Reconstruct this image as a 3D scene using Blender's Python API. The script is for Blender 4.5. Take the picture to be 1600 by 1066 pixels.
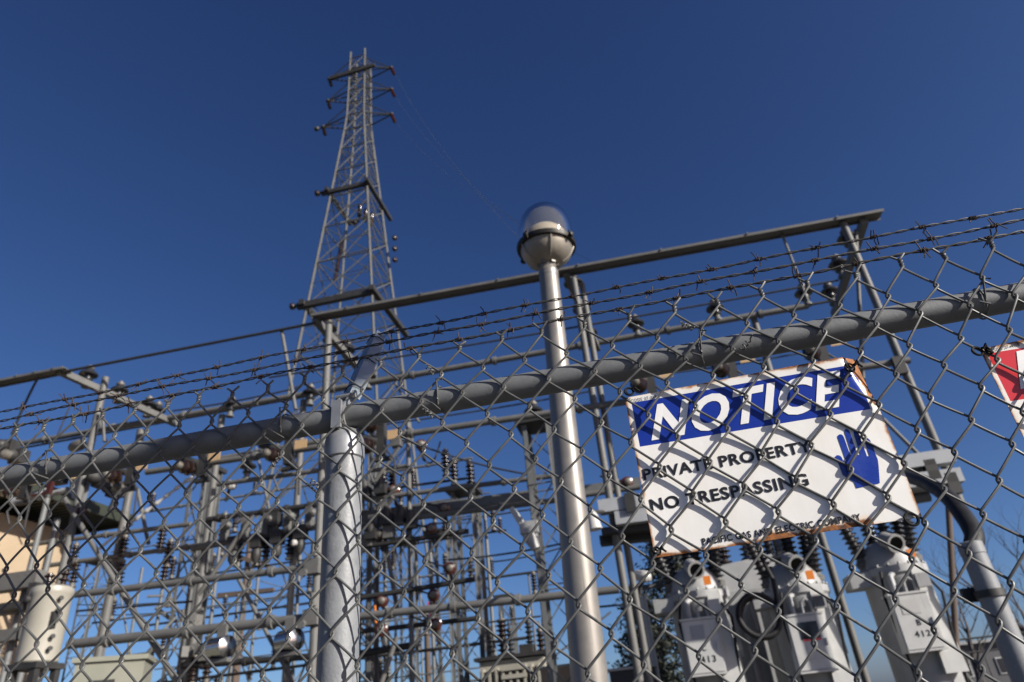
import bpy, math, random
from mathutils import Vector, Matrix, Quaternion

for o in list(bpy.data.objects):
    bpy.data.objects.remove(o)
S = bpy.context.scene
COL = S.collection
R = random.Random(7)
rad = math.radians

# ------------------------------------------------------------------ camera, sky, sun, exposure
# World axes: X runs along the chain link fence, Y goes away into the switchyard, Z is up.
cam_data = bpy.data.cameras.new('camera')
cam = bpy.data.objects.new('camera', cam_data)
COL.objects.link(cam)
r_, u_, b_ = ((0.972148, 0.216172, -0.090546), (0.183857, -0.463821, 0.866641), (0.145346, -0.859151, -0.490647))
m = Matrix((( r_[0], u_[0], b_[0], 0.0), (r_[1], u_[1], b_[1], 0.0), (r_[2], u_[2], b_[2], 1.6), (0, 0, 0, 1)))
cam.matrix_world = m
cam_data.lens = 24.0
cam_data.sensor_width = 36.0
cam_data.clip_start = 0.02
cam_data.clip_end = 5000.0
cam_data.dof.use_dof = True
cam_data.dof.focus_distance = 1.04
cam_data.dof.aperture_fstop = 6.3
S.camera = cam

SUN_AZ = rad(67)      # measured from the fence's outward normal towards +X
SUN_EL = rad(25)
sdir = Vector((math.sin(SUN_AZ) * math.cos(SUN_EL), -math.cos(SUN_AZ) * math.cos(SUN_EL), math.sin(SUN_EL)))
world = bpy.data.worlds.new('World')
S.world = world
world.use_nodes = True
wn = world.node_tree
wn.nodes.clear()
sky = wn.nodes.new('ShaderNodeTexSky')
sky.sky_type = 'NISHITA'
sky.sun_disc = False
sky.sun_elevation = SUN_EL
sky.sun_rotation = math.atan2(sdir.x, sdir.y)
sky.altitude = 0
sky.air_density = 0.7
sky.dust_density = 1.0
sky.ozone_density = 8.0
bg = wn.nodes.new('ShaderNodeBackground')
bg.inputs['Strength'].default_value = 0.0535
wo = wn.nodes.new('ShaderNodeOutputWorld')
gm = wn.nodes.new('ShaderNodeVectorMath')       # film response of the sky: a little more contrast in red and green
gm.operation = 'POWER'
gm.inputs[1].default_value = (1.27, 1.19, 1.05)
tn = wn.nodes.new('ShaderNodeVectorMath')
tn.operation = 'MULTIPLY'
tn.inputs[1].default_value = (1.19, 0.925, 0.965)
wn.links.new(sky.outputs[0], gm.inputs[0])
wn.links.new(gm.outputs[0], tn.inputs[0])
wn.links.new(tn.outputs[0], bg.inputs[0])
wn.links.new(bg.outputs[0], wo.inputs[0])

sun_data = bpy.data.lights.new('sun', 'SUN')
sun_data.energy = 4.5
sun_data.angle = rad(0.53)
sun_data.color = (1.0, 0.95, 0.87)
sun = bpy.data.objects.new('sun', sun_data)
COL.objects.link(sun)
sun.location = (40, -30, 40)
sun.rotation_euler = sdir.to_track_quat('Z', 'Y').to_euler()

S.view_settings.view_transform = 'Standard'
S.view_settings.look = 'None'
S.view_settings.exposure = 0.9
S.view_settings.gamma = 1.0
S.render.engine = 'CYCLES'
S.cycles.max_bounces = 6
S.cycles.transparent_max_bounces = 8

# ------------------------------------------------------------------ materials
def nd(t, kind, **kw):
    n = t.nodes.new(kind)
    for k, v in kw.items():
        if k in n.inputs: n.inputs[k].default_value = v
        else: setattr(n, k, v)
    return n

def mat(name, base, rough=0.6, metal=0.0, var=0.12, scale=8.0, dark=None, dark_at=0.62, rough_var=0.1, bump=0.0, bump_scale=60.0, spec=0.5, streak=0.0):
    """principled material: base colour varied by two noises, plus an optional second colour for stains with a shape of their own"""
    mt = bpy.data.materials.new(name)
    mt.use_nodes = True
    t = mt.node_tree
    p = t.nodes['Principled BSDF']
    tc = nd(t, 'ShaderNodeTexCoord')
    n1 = nd(t, 'ShaderNodeTexNoise', Scale=scale, Detail=6.0, Roughness=0.65)
    t.links.new(tc.outputs['Object'], n1.inputs['Vector'])
    r1 = nd(t, 'ShaderNodeMapRange')
    r1.inputs['From Min'].default_value = 0.3; r1.inputs['From Max'].default_value = 0.7
    r1.inputs['To Min'].default_value = 1.0 - var; r1.inputs['To Max'].default_value = 1.0 + var
    t.links.new(n1.outputs[0], r1.inputs['Value'])
    mul = nd(t, 'ShaderNodeVectorMath', operation='SCALE')
    mul.inputs[0].default_value = base
    t.links.new(r1.outputs[0], mul.inputs['Scale'])
    col = mul.outputs[0]
    if dark is not None:
        n2 = nd(t, 'ShaderNodeTexNoise', Scale=scale * 2.3, Detail=8.0, Roughness=0.7)
        if streak:                                          # runs of dirt and oxide that follow the rain down the face
            mp = nd(t, 'ShaderNodeVectorMath', operation='MULTIPLY')
            mp.inputs[1].default_value = (1.6, 1.6, streak)
            t.links.new(tc.outputs['Object'], mp.inputs[0])
            t.links.new(mp.outputs[0], n2.inputs['Vector'])
        else:
            t.links.new(tc.outputs['Object'], n2.inputs['Vector'])
        r2 = nd(t, 'ShaderNodeMapRange')
        r2.inputs['From Min'].default_value = dark_at; r2.inputs['From Max'].default_value = dark_at + 0.08
        t.links.new(n2.outputs[0], r2.inputs['Value'])
        mx = nd(t, 'ShaderNodeMix', data_type='RGBA')
        mx.inputs[7].default_value = (*dark, 1)
        t.links.new(r2.outputs[0], mx.inputs[0])
        t.links.new(col, mx.inputs[6])
        col = mx.outputs[2]
    t.links.new(col, p.inputs['Base Color'])
    r3 = nd(t, 'ShaderNodeMapRange')
    r3.inputs['From Min'].default_value = 0.3; r3.inputs['From Max'].default_value = 0.7
    r3.inputs['To Min'].default_value = max(0.02, rough - rough_var); r3.inputs['To Max'].default_value = min(1, rough + rough_var)
    t.links.new(n1.outputs[0], r3.inputs['Value'])
    t.links.new(r3.outputs[0], p.inputs['Roughness'])
    p.inputs['Metallic'].default_value = metal
    p.inputs['Specular IOR Level'].default_value = spec
    if bump:
        n4 = nd(t, 'ShaderNodeTexNoise', Scale=bump_scale, Detail=4.0)
        t.links.new(tc.outputs['Object'], n4.inputs['Vector'])
        bp = nd(t, 'ShaderNodeBump', Strength=bump, Distance=0.002)
        t.links.new(n4.outputs[0], bp.inputs['Height'])
        t.links.new(bp.outputs[0], p.inputs['Normal'])
    return mt

M = {}
M['wire'] = mat('galvanised_wire', (0.078, 0.079, 0.077), 0.5, 0.1, 0.3, 30, dark=(0.045, 0.038, 0.032), dark_at=0.60)
M['rail'] = mat('galvanised_rail', (.125, .13, .133), 0.6, 0.1, 0.16, 34, dark=(.165, .17, .17), dark_at=0.60, bump=0.12, bump_scale=260)
M['post'] = mat('galvanised_post', (.175, .182, .19), 0.55, 0.05, 0.14, 40, dark=(.135, .142, .15), dark_at=0.58, bump=0.25, bump_scale=200, streak=0.1)
M['cast'] = mat('cast_aluminium', (0.26, 0.265, 0.27), 0.45, 0.5, 0.12, 40)
M['arm'] = mat('pressed_steel_arm', (0.25, 0.29, 0.32), 0.5, 0.4, 0.15, 40, dark=(0.19, 0.2, 0.205), dark_at=0.63)
M['barb'] = mat('weathered_barbed_wire', (0.05, 0.047, 0.042), 0.6, 0.35, 0.3, 60)
M['rustbarb'] = mat('rusty_barb', (0.042, 0.028, 0.023), 0.8, 0.1, 0.35, 90, dark=(0.022, 0.017, 0.015), dark_at=0.55)
M['tie'] = mat('black_tie_wire', (0.006, 0.006, 0.006), 0.7, 0.0, 0.2, 80, spec=0.15)
M['lamp_pole'] = mat('brushed_aluminium', (0.2, 0.185, 0.166), 0.45, 0.40, 0.10, 9, dark=(0.135, 0.12, 0.1), dark_at=0.62, rough_var=0.08, streak=0.06)
M['lamp_bowl'] = mat('cast_lamp_bowl', (0.23, 0.205, 0.17), 0.45, 0.3, 0.10, 12)
M['lamp_band'] = mat('dark_bronze', (0.018, 0.016, 0.013), 0.5, 0.4, 0.2, 30)
M['reflector'] = mat('cream_refractor', (0.5, 0.45, 0.36), 0.35, 0.0, 0.06, 12)
M['steel'] = mat('weathered_galvanised_steel', (0.105, 0.103, 0.097), 0.65, 0.1, 0.16, 3, dark=(0.082, 0.076, 0.064), dark_at=0.58)
M['steel2'] = mat('grey_lattice_steel', (0.125, 0.128, 0.127), 0.6, 0.2, 0.18, 3, dark=(0.085, 0.085, 0.085), dark_at=0.58)
M['darksteel'] = mat('dark_weathered_steel', (0.028, 0.027, 0.026), 0.6, 0.2, 0.2, 4)
M['boxsteel'] = mat('pale_box_steel', (0.3, 0.31, 0.32), 0.6, 0.1, 0.08, 3)
M['tower'] = mat('tower_galvanised_steel', (0.095, 0.095, 0.09), 0.6, 0.2, 0.12, 2)
M['porcelain'] = mat('brown_porcelain', (0.02, 0.011, 0.008), 0.22, 0.0, 0.2, 6)
M['redporcelain'] = mat('red_brown_porcelain', (0.055, 0.014, 0.01), 0.22, 0.0, 0.15, 6)
M['greyporcelain'] = mat('dark_grey_porcelain', (0.022, 0.022, 0.024), 0.3, 0.0, 0.15, 6)
M['cap'] = mat('pale_insulator_cap', (0.11, 0.1, 0.085), 0.5, 0.1, 0.1, 8)
M['plate'] = mat('faded_yellow_plate', (0.4, 0.27, 0.14), 0.6, 0.0, 0.1, 10, dark=(0.42, 0.17, 0.10), dark_at=0.60)
M['tankgrey'] = mat('grey_tank_paint', (0.27, 0.272, 0.27), 0.5, 0.0, 0.10, 3, dark=(0.17, 0.15, 0.12), dark_at=0.60, streak=0.12)
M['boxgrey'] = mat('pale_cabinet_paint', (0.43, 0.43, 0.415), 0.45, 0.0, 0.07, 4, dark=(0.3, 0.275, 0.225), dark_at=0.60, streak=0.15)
M['cream'] = mat('cream_tank_paint', (0.285, 0.268, 0.225), 0.5, 0.0, 0.06, 2, dark=(0.22, 0.2, 0.16), dark_at=0.66, streak=0.12)
M['olive'] = mat('olive_tank_paint', (0.2, 0.2, 0.16), 0.5, 0.0, 0.07, 2)
M['orange'] = mat('orange_tag', (0.6, 0.17, 0.015), 0.5, 0.0, 0.05, 4)
M['white'] = mat('white_enamel', (0.42, 0.41, 0.39), 0.35, 0.0, 0.03, 6)
M['black'] = mat('black_rubber', (0.010, 0.010, 0.011), 0.6, 0.0, 0.2, 10, spec=0.25)
M['shade_black'] = mat('painted_mouth_shade', (0.004, 0.004, 0.004), 0.9, 0.0, 0.1, 5, spec=0.0)  # shade inside the breaker vent mouths, put into the colour
M['ink'] = mat('black_lettering', (0.016, 0.015, 0.015), 0.35, 0.0, 0.1, 30)
M['blue'] = mat('blue_lettering', (0.010, 0.035, 0.26), 0.3, 0.0, 0.06, 30)
M['paint_white'] = mat('white_lettering', (0.78, 0.77, 0.75), 0.32, 0.0, 0.03, 30)
M['glass_dark'] = mat('dark_window_glass', (0.02, 0.02, 0.025), 0.1, 0.0, 0.1, 3)
M['red'] = mat('red_label', (0.65, 0.05, 0.06), 0.4, 0.0, 0.05, 10)
M['greypanel'] = mat('grey_nameplate', (0.28, 0.28, 0.29), 0.4, 0.2, 0.05, 4)
M['tanwall'] = mat('tan_plaster', (0.34, 0.26, 0.175), 0.85, 0.0, 0.07, 2, dark=(0.29, 0.22, 0.15), dark_at=0.64, streak=0.2)
M['greenroof'] = mat('dark_green_roofing', (0.022, 0.027, 0.016), 0.6, 0.0, 0.2, 2)
M['redtrim'] = mat('dark_red_paint', (0.04, 0.008, 0.007), 0.5, 0.0, 0.15, 4)
M['chrome'] = mat('polished_can', (0.36, 0.36, 0.37), 0.16, 1.0, 0.06, 3, rough_var=0.04)
M['wood'] = mat('weathered_pole_timber', (0.085, 0.06, 0.045), 0.85, 0.0, 0.25, 3)
M['bark'] = mat('dark_bark', (0.055, 0.045, 0.042), 0.9, 0.0, 0.25, 6)
M['leaf'] = mat('dark_evergreen_leaf', (0.016, 0.021, 0.012), 0.7, 0.0, 0.4, 1.2)
M['gravel'] = mat('yard_gravel', (0.1, 0.095, 0.085), 0.95, 0.0, 0.25, 9, bump=0.6, bump_scale=30)
M['asphalt'] = mat('worn_asphalt', (0.035, 0.035, 0.035), 0.9, 0.0, 0.2, 5)
M['concrete'] = mat('pale_concrete', (0.11, 0.107, 0.1), 0.85, 0.0, 0.12, 4)
M['blockwall'] = mat('grey_block_wall', (0.085, 0.085, 0.09), 0.85, 0.0, 0.1, 2)
M['cable'] = mat('dark_cable', (0.03, 0.03, 0.032), 0.6, 0.1, 0.15, 4)

def glass_mat():
    mt = bpy.data.materials.new('clear_acrylic')
    mt.use_nodes = True
    t = mt.node_tree
    t.nodes.clear()
    out = nd(t, 'ShaderNodeOutputMaterial')
    tr = nd(t, 'ShaderNodeBsdfTransparent'); tr.inputs[0].default_value = (0.88, 0.86, 0.84, 1)
    gl = nd(t, 'ShaderNodeBsdfGlossy'); gl.inputs['Roughness'].default_value = 0.06
    df = nd(t, 'ShaderNodeBsdfDiffuse'); df.inputs[0].default_value = (0.26, 0.255, 0.24, 1)
    fr = nd(t, 'ShaderNodeFresnel'); fr.inputs['IOR'].default_value = 1.16
    m1 = nd(t, 'ShaderNodeMixShader'); m1.inputs[0].default_value = 0.20
    m2 = nd(t, 'ShaderNodeMixShader')
    t.links.new(tr.outputs[0], m1.inputs[1]); t.links.new(df.outputs[0], m1.inputs[2])
    t.links.new(fr.outputs[0], m2.inputs[0]); t.links.new(m1.outputs[0], m2.inputs[1]); t.links.new(gl.outputs[0], m2.inputs[2])
    t.links.new(m2.outputs[0], out.inputs[0])
    return mt
M['dome'] = glass_mat()

# ------------------------------------------------------------------ mesh builders
def frame_of(d):
    d = d.normalized()
    a = Vector((0, 0, 1)) if abs(d.z) < 0.92 else Vector((1, 0, 0))
    x = d.cross(a).normalized()
    return x, x.cross(d).normalized()

class MB:
    def __init__(s):
        s.v = []; s.f = []; s.starts = []
    def tube(s, pts, r, n=8, caps=True):
        s.starts.append((len(s.v), len(s.f)))
        pts = [Vector(p) for p in pts]
        k = len(pts)
        rr = r if isinstance(r, (list, tuple)) else [r] * k
        x = None
        base = len(s.v)
        for i, p in enumerate(pts):
            d = (pts[min(i + 1, k - 1)] - pts[max(i - 1, 0)])
            if d.length < 1e-9: d = Vector((0, 0, 1))
            d.normalize()
            if x is None: x, y = frame_of(d)
            else:
                x = (x - d * x.dot(d))
                if x.length < 1e-6: x, y = frame_of(d)
                x.normalize(); y = x.cross(d)
            for j in range(n):
                a = 2 * math.pi * j / n
                s.v.append(p + (x * math.cos(a) + y * math.sin(a)) * rr[i])
        for i in range(k - 1):
            for j in range(n):
                a = base + i * n + j; b = base + i * n + (j + 1) % n
                s.f.append((a, b, b + n, a + n))
        if caps:
            s.f.append(tuple(base + j for j in range(n)))
            s.f.append(tuple(base + (k - 1) * n + j for j in range(n))[::-1])
        return s
    def lathe(s, p0, axis, prof, n=16):
        """prof: (distance along axis, radius)"""
        s.starts.append((len(s.v), len(s.f)))
        p0 = Vector(p0); d = Vector(axis).normalized()
        x, y = frame_of(d)
        base = len(s.v)
        for h, r in prof:
            for j in range(n):
                a = 2 * math.pi * j / n
                s.v.append(p0 + d * h + (x * math.cos(a) + y * math.sin(a)) * max(r, 1e-4))
        for i in range(len(prof) - 1):
            for j in range(n):
                a = base + i * n + j; b = base + i * n + (j + 1) % n
                s.f.append((a, b, b + n, a + n))
        s.f.append(tuple(base + j for j in range(n)))
        s.f.append(tuple(base + (len(prof) - 1) * n + j for j in range(n))[::-1])
        return s
    def hexa(s, c):
        s.starts.append((len(s.v), len(s.f)))
        b = len(s.v)
        s.v += [Vector(p) for p in c]
        for q in ((0, 3, 2, 1), (4, 5, 6, 7), (0, 1, 5, 4), (1, 2, 6, 5), (2, 3, 7, 6), (3, 0, 4, 7)):
            s.f.append(tuple(b + i for i in q))
        return s
    def box(s, c, size, rz=0.0):
        c = Vector(c); hx, hy, hz = size[0] / 2, size[1] / 2, size[2] / 2
        q = Matrix.Rotation(rz, 3, 'Z')
        return s.hexa([c + q @ Vector(p) for p in ((-hx, -hy, -hz), (hx, -hy, -hz), (hx, hy, -hz), (-hx, hy, -hz),
                                                  (-hx, -hy, hz), (hx, -hy, hz), (hx, hy, hz), (-hx, hy, hz))])
    def bar(s, p0, p1, w, h, up=(0, 0, 1)):
        p0 = Vector(p0); p1 = Vector(p1); d = (p1 - p0).normalized(); up = Vector(up)
        if abs(d.dot(up)) > 0.95: up = Vector((0, 1, 0))
        x = d.cross(up).normalized() * w / 2
        z = x.cross(d).normalized() * h / 2
        return s.hexa([p0 - x - z, p0 + x - z, p0 + x + z, p0 - x + z, p1 - x - z, p1 + x - z, p1 + x + z, p1 - x + z])
    def angle(s, p0, p1, w, t=None, up=(0, 0, 1), flip=1):
        """rolled L section: two thin legs butted along the edge"""
        t = t or w * 0.12
        p0 = Vector(p0); p1 = Vector(p1); d = (p1 - p0).normalized(); up = Vector(up)
        if abs(d.dot(up)) > 0.95: up = Vector((0, 1, 0))
        x = d.cross(up).normalized() * flip; z = x.cross(d).normalized() * flip
        s.bar(p0 + x * w / 2, p1 + x * w / 2, w, t, z)
        s.bar(p0 + z * (w / 2 + t / 2), p1 + z * (w / 2 + t / 2), w, t, x)
        return s
    def channel(s, p0, p1, w, h, t=0.012):
        """rolled channel lying flat: a top web with two downturned flanges"""
        p0 = Vector(p0); p1 = Vector(p1); d = (p1 - p0).normalized()
        x = d.cross(Vector((0, 0, 1))).normalized(); z = x.cross(d).normalized()
        s.bar(p0 + z * (h / 2 - t / 2), p1 + z * (h / 2 - t / 2), w, t, z)
        for q in (-1, 1):
            o = x * q * (w / 2 - t / 2) - z * t / 2
            s.bar(p0 + o, p1 + o, t, h - t, z)
        return s
    def poly(s, pts, thick, nrm):
        """flat outline given real thickness"""
        s.starts.append((len(s.v), len(s.f)))
        b = len(s.v); n = len(pts); nrm = Vector(nrm)
        s.v += [Vector(p) for p in pts] + [Vector(p) + nrm * thick for p in pts]
        s.f.append(tuple(range(b, b + n)))
        s.f.append(tuple(range(b + 2 * n - 1, b + n - 1, -1)))
        for i in range(n):
            j = (i + 1) % n
            s.f.append((b + i, b + n + i, b + n + j, b + j))
        return s
    def ring(s, c, nrm, R0, r, n=28, k=8, a0=0, a1=2 * math.pi):
        c = Vector(c); x, y = frame_of(Vector(nrm))
        full = abs(a1 - a0 - 2 * math.pi) < 1e-6
        pts = [c + (x * math.cos(a0 + (a1 - a0) * i / n) + y * math.sin(a0 + (a1 - a0) * i / n)) * R0 for i in range(n + 1)]
        return s.tube(pts, r, k, caps=not full)
    def pieces(s):
        """shapes that touch, as lists of (verts, faces) ranges"""
        ends = s.starts[1:] + [(len(s.v), len(s.f))]
        rg = [(v0, v1, f0, f1) for (v0, f0), (v1, f1) in zip(s.starts, ends) if v1 > v0]
        bb = []
        for v0, v1, f0, f1 in rg:
            q = s.v[v0:v1]
            bb.append([(min(p[i] for p in q) - .006, max(p[i] for p in q) + .006) for i in range(3)])
        par = list(range(len(rg)))
        def root(i):
            while par[i] != i: i = par[i]
            return i
        for i in range(len(rg)):
            for j in range(i):
                if all(bb[i][k][0] <= bb[j][k][1] and bb[j][k][0] <= bb[i][k][1] for k in range(3)): par[root(i)] = root(j)
        out = {}
        for i, r in enumerate(rg): out.setdefault(root(i), []).append(r)
        return list(out.values())
    def build(s, name, m, parent=None, smooth=True, auto=40, split=True):
        """links the shapes as one mesh, or as one mesh per separate piece of a part"""
        if split and parent is not None and 1 < len(s.starts) <= 80 and s.starts[0] == (0, 0):
            pc = s.pieces()
            if len(pc) > 1:
                res = []
                for grp in pc:
                    q = MB()
                    for v0, v1, f0, f1 in grp:
                        o = len(q.v) - v0
                        q.v += s.v[v0:v1]; q.f += [tuple(i + o for i in f) for f in s.f[f0:f1]]
                    res.append(q.build(name, m, parent, smooth, auto, False))
                return res[0]
        off = Vector((0, 0, 0)); q = parent
        while q is not None:
            off += q.location; q = q.parent
        me = bpy.data.meshes.new(name)
        me.from_pydata([v - off for v in s.v], [], s.f)
        me.materials.append(M[m] if isinstance(m, str) else m)
        me.validate()
        if smooth:
            for p in me.polygons: p.use_smooth = True
            try: me.set_sharp_from_angle(angle=rad(auto))
            except Exception: pass
        me.update()
        o = bpy.data.objects.new(name, me)
        COL.objects.link(o)
        o.parent = parent
        return o

def tag(o, label=None, cat=None, group=None, kind=None):
    if label: o['label'] = label
    if cat: o['category'] = cat
    if group: o['group'] = group
    if kind: o['kind'] = kind
    return o

def thing(name, label, cat, loc=(0, 0, 0), group=None):
    o = bpy.data.objects.new(name, None)
    o.empty_display_size = 0.1
    COL.objects.link(o)
    o.location = loc
    return tag(o, label, cat, group)

KIDS = {}
def copy_tree(o, parent=None):
    c = o.copy()
    COL.objects.link(c)
    c.parent = parent
    for ch in [k for k in bpy.data.objects if k.parent == o]:
        copy_tree(ch, c)
    return c

def place(proto, used, loc, label, group=None, scale=1.0):
    """first use moves the source itself, later ones copy it with its parts"""
    o = proto if not used else copy_tree(proto)
    used.append(1)
    o.location = loc
    if scale != 1.0: o.scale = (scale, scale, scale)
    o['label'] = label
    if group: o['group'] = group
    return o

def V(*a): return Vector(a[0] if len(a) == 1 else a)
def lerp(a, b, t): return Vector(a) * (1 - t) + Vector(b) * t

# ------------------------------------------------------------------ ground
def sheet(name, x0, x1, y0, y1, z, m):
    b = MB(); b.v = [V(x0, y0, z), V(x1, y0, z), V(x1, y1, z), V(x0, y1, z)]; b.f = [(0, 1, 2, 3)]
    o = b.build(name, m, smooth=False)
    return tag(o, kind='structure')
sheet('ground', -1500, 1500, -300, 2500, 0.0, 'gravel')
sheet('pavement', -60, 60, -2.2, 0.9, 0.004, 'concrete')
sheet('road', -60, 60, -12, -2.35, 0.004, 'asphalt')
kb = MB(); kb.box((0, -2.275, 0.06), (120, 0.15, 0.12)); tag(kb.build('kerb', 'concrete', smooth=False), kind='structure')

# ------------------------------------------------------------------ chain link fence (one thing: fabric, rail, posts, barb arms, barbed wire)
YM = 0.986            # the plane of the wire fabric
Z0 = 2.162            # height of the twisted knuckles
ROW = 0.04237         # height of half a diamond
def U(k):
    """place of fabric column k along the fence; the fabric is stretched unevenly, as hand-hung fabric is"""
    t = (k - 14) / 12.0
    tc = max(-1.25, min(1.1, t))
    f = lambda q: 0.07215 * 12 * q - 0.01864 + 0.0132 * q ** 2 - 0.0377 * q ** 3 - 0.0083 * q ** 4
    e = 1e-3
    return f(tc) + (t - tc) * (f(tc + e) - f(tc - e)) / (2 * e) - 0.1668

fence = thing('chain_link_fence', 'galvanised chain link fence with round top rail and three strands of barbed wire', 'fence', (-0.478, 1.0, 0))
JIT = {}
def node(k, row):
    key = (round(k * 2), row)
    if key not in JIT:
        q = random.Random(key[0] * 97 + row * 7)
        JIT[key] = (q.uniform(-1, 1) * 0.0026, q.uniform(-1, 1) * 0.0026, q.uniform(-1, 1) * 0.001)
    jx, jz, jy = JIT[key]
    sag = 0.0035 * math.sin(k * 0.55 + 0.6) if row < 3 else 0.0025 * math.sin(k * 0.4 + row * 0.5)
    return U(k) + jx, YM + jy, Z0 - row * ROW + jz + sag
WR = 0.00188
fab = MB()
K0, K1 = -22, 48
NROW = 49
BULGE, OVER, DZ_ = 0.0031, 0.0026, 0.0026
for m_ in range(K0 * 2, K1 * 2):
    c = m_ / 2.0
    pts = []
    for row in range(0, NROW):
        left = ((row % 2 == 0) == (m_ % 2 == 0))        # is this row's node the wire's left extreme?
        x, y, z = node(c if left else c + 0.5, row)
        x += -OVER if left else OVER
        if row == 0:
            pts.append((x + (OVER if left else -OVER), y, z))
            A = (x, y, z); aleft = left
            continue
        sgn = 1 if aleft else -1                          # left-to-right strands run behind, right-to-left ones in front
        za, zb = A[2] - (DZ_ if row > 1 else 0), z + DZ_   # each hook turns through a short upright bend
        if row > 1: pts.append((A[0] - (-.0006 if aleft else .0006) , A[1] + sgn * BULGE * .30, A[2] - DZ_ * .62))
        for f, h in ((0.045, .56), (0.13, .88), (0.31, 1.06), (0.5, 1.1), (0.69, 1.06), (0.87, .88), (0.955, .56)):
            pts.append((A[0] + (x - A[0]) * f, A[1] + (y - A[1]) * f + sgn * BULGE * h, za + (zb - za) * f))
        pts.append((x - (.0006 if aleft else -.0006), y + sgn * BULGE * .30, z + DZ_ * .62))
        pts.append((x, y, z))
        A = (x, y, z); aleft = left
    near = -9 < c < 27
    fab.tube(pts if near else pts[::2], WR, 8 if near else 5)
# twisted selvage: the two wire ends of each top diamond wind round each other and splay into barbs
for k in range(K0, K1):
    x, y, z = node(k, 0)
    q = random.Random(k + 500)
    tl = 0.011 + q.uniform(-.002, .003)
    lean = q.uniform(-.12, .12) + (0.18 if k % 9 == 4 else 0)
    for h in (0, 1):
        pts = []
        for i in range(0, 13):
            a = math.pi * h + i * 0.62
            pts.append((x + lean * tl * i / 12 + 0.0021 * math.cos(a), y + 0.0021 * math.sin(a), z - 0.002 + tl * i / 12))
        sx = (-1 if h == 0 else 1)
        L = 0.016 + q.uniform(-.003, .003)
        e = pts[-1]
        pts.append((e[0] + sx * 0.003, e[1], e[2] + 0.002))
        pts.append((e[0] + sx * L * .75, e[1] + q.uniform(-.004, .004), e[2] + L * q.uniform(.55, .85)))
        fab.tube(pts, WR * 0.98, 6)
fabric = fab.build('wire_fabric', 'wire', fence, split=False)

RY, RZ, RR = 1.0125, 2.0905, 0.0212
rl = MB()
rl.tube([(-3.9 + i * 0.35, RY, RZ + 0.0012 * math.sin(i)) for i in range(22)], RR, 32)
rl.build('top_rail', 'rail', fence)

def post(x):
    py = RY + 0.006
    b = MB()
    b.lathe((x, py, 0), (0, 0, 1), [(0, .0302), (RZ - 0.052, .0302)], 40)
    p = b.build('post', 'post', fence)
    c = MB()
    c.lathe((x, py, RZ - 0.074), (0, 0, 1), [(-.002, .0308), (0.0, .0332), (.003, .0335), (.030, .0332), (.040, .0312), (.047, .0265), (.0525, .018), (.055, .008)], 40)
    c.build('post_cap', 'cast', p)
    l = MB()
    n = 28
    # eye of the cap: a flat band wrapped round the rail, thicker in front
    for a0, a1 in ((-115, 245),):
        for i in range(n):
            t0 = rad(a0 + (a1 - a0) * i / n); t1 = rad(a0 + (a1 - a0) * (i + 1) / n)
            q = []
            for xx in (x - .0105, x + .0105):
                for t, r_o in ((t0, RR + .0005), (t0, RR + .0062), (t1, RR + .0062), (t1, RR + .0005)):
                    q.append((xx, RY - math.cos(t) * r_o, RZ + math.sin(t) * r_o))
            l.hexa(q)
    l.box((x - .001, RY - RR - .0060, RZ - .004), (.017, .006, .050))
    l.build('rail_eye', 'cast', p, split=False)
    a = MB()
    # barb arm: pressed channel leaning inwards over the yard, slotted for three strands
    P0 = V(x + .006, 1.020, 2.128); P1 = V(x - .012, 1.192, 2.362)
    d = (P1 - P0)
    segs = 12
    w0, w1 = 0.0165, 0.0175
    nx = V(1, 0, 0); nz = nx.cross(d.normalized()).normalized()
    pr = []
    for i in range(segs + 1):
        t = i / segs
        w = w0 + (w1 - w0) * t + .0045 * math.sin(math.pi * t)
        if t > .9: w *= 1 - (t - .9) * 4.0
        cpt = P0 + d * t
        row = []
        for j in range(9):
            s = -1 + j / 4.0
            row.append(cpt + nx * (s * w) + nz * (0.011 * (1 - abs(s)) - .004))
        pr.append(row)
    base = len(a.v)
    for row in pr: a.v += row
    cnt = len(a.v)
    a.v += [q - nz * .0022 for q in a.v[base:cnt]]
    W = 9; off = cnt - base
    for i in range(segs):
        for j in range(W - 1):
            q = (base + i * W + j, base + i * W + j + 1, base + (i + 1) * W + j + 1, base + (i + 1) * W + j)
            a.f.append(q); a.f.append(tuple(v + off for v in q[::-1]))
        for j in (0, W - 1):
            q = (base + i * W + j, base + (i + 1) * W + j, base + (i + 1) * W + j + off, base + i * W + j + off)
            a.f.append(q)
    for i in (0, segs):
        for j in range(W - 1):
            q = (base + i * W + j, base + i * W + j + 1, base + i * W + j + 1 + off, base + i * W + j + off)
            a.f.append(q)
    ao = a.build('barb_arm', 'arm', p, split=False)
    cl = MB()
    for t in (.12, .50, .86):
        c = P0 + d * t
        cl.tube([c + nx * (-.021) - nz * .004 + d.normalized() * .004, c - nx * .008 + nz * .0085, c + nz * .0105, c + nx * .010 + nz * .006, c + nx * .021 - nz * .004 - d.normalized() * .005], .0011, 5)
    cl.build('slot_clip', 'tie', ao)
    g = MB()
    for s in (-1, 1):
        g.bar((x + s * .0085 - .001, RY - .010, RZ + .018), (x + s * .0085 + .001, 1.024, 2.135), .004, .014)
    g.tube([(x - .016, RY - .001, 2.131), (x + .020, RY - .001, 2.131)], .004, 8)
    g.lathe((x + .016, RY - .001, 2.131), (1, 0, 0), [(0, .0075), (.006, .0075)], 6)
    g.build('arm_bolt', 'cast', p)
for px in (-0.478, -3.478, 2.522):
    post(px)

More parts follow.
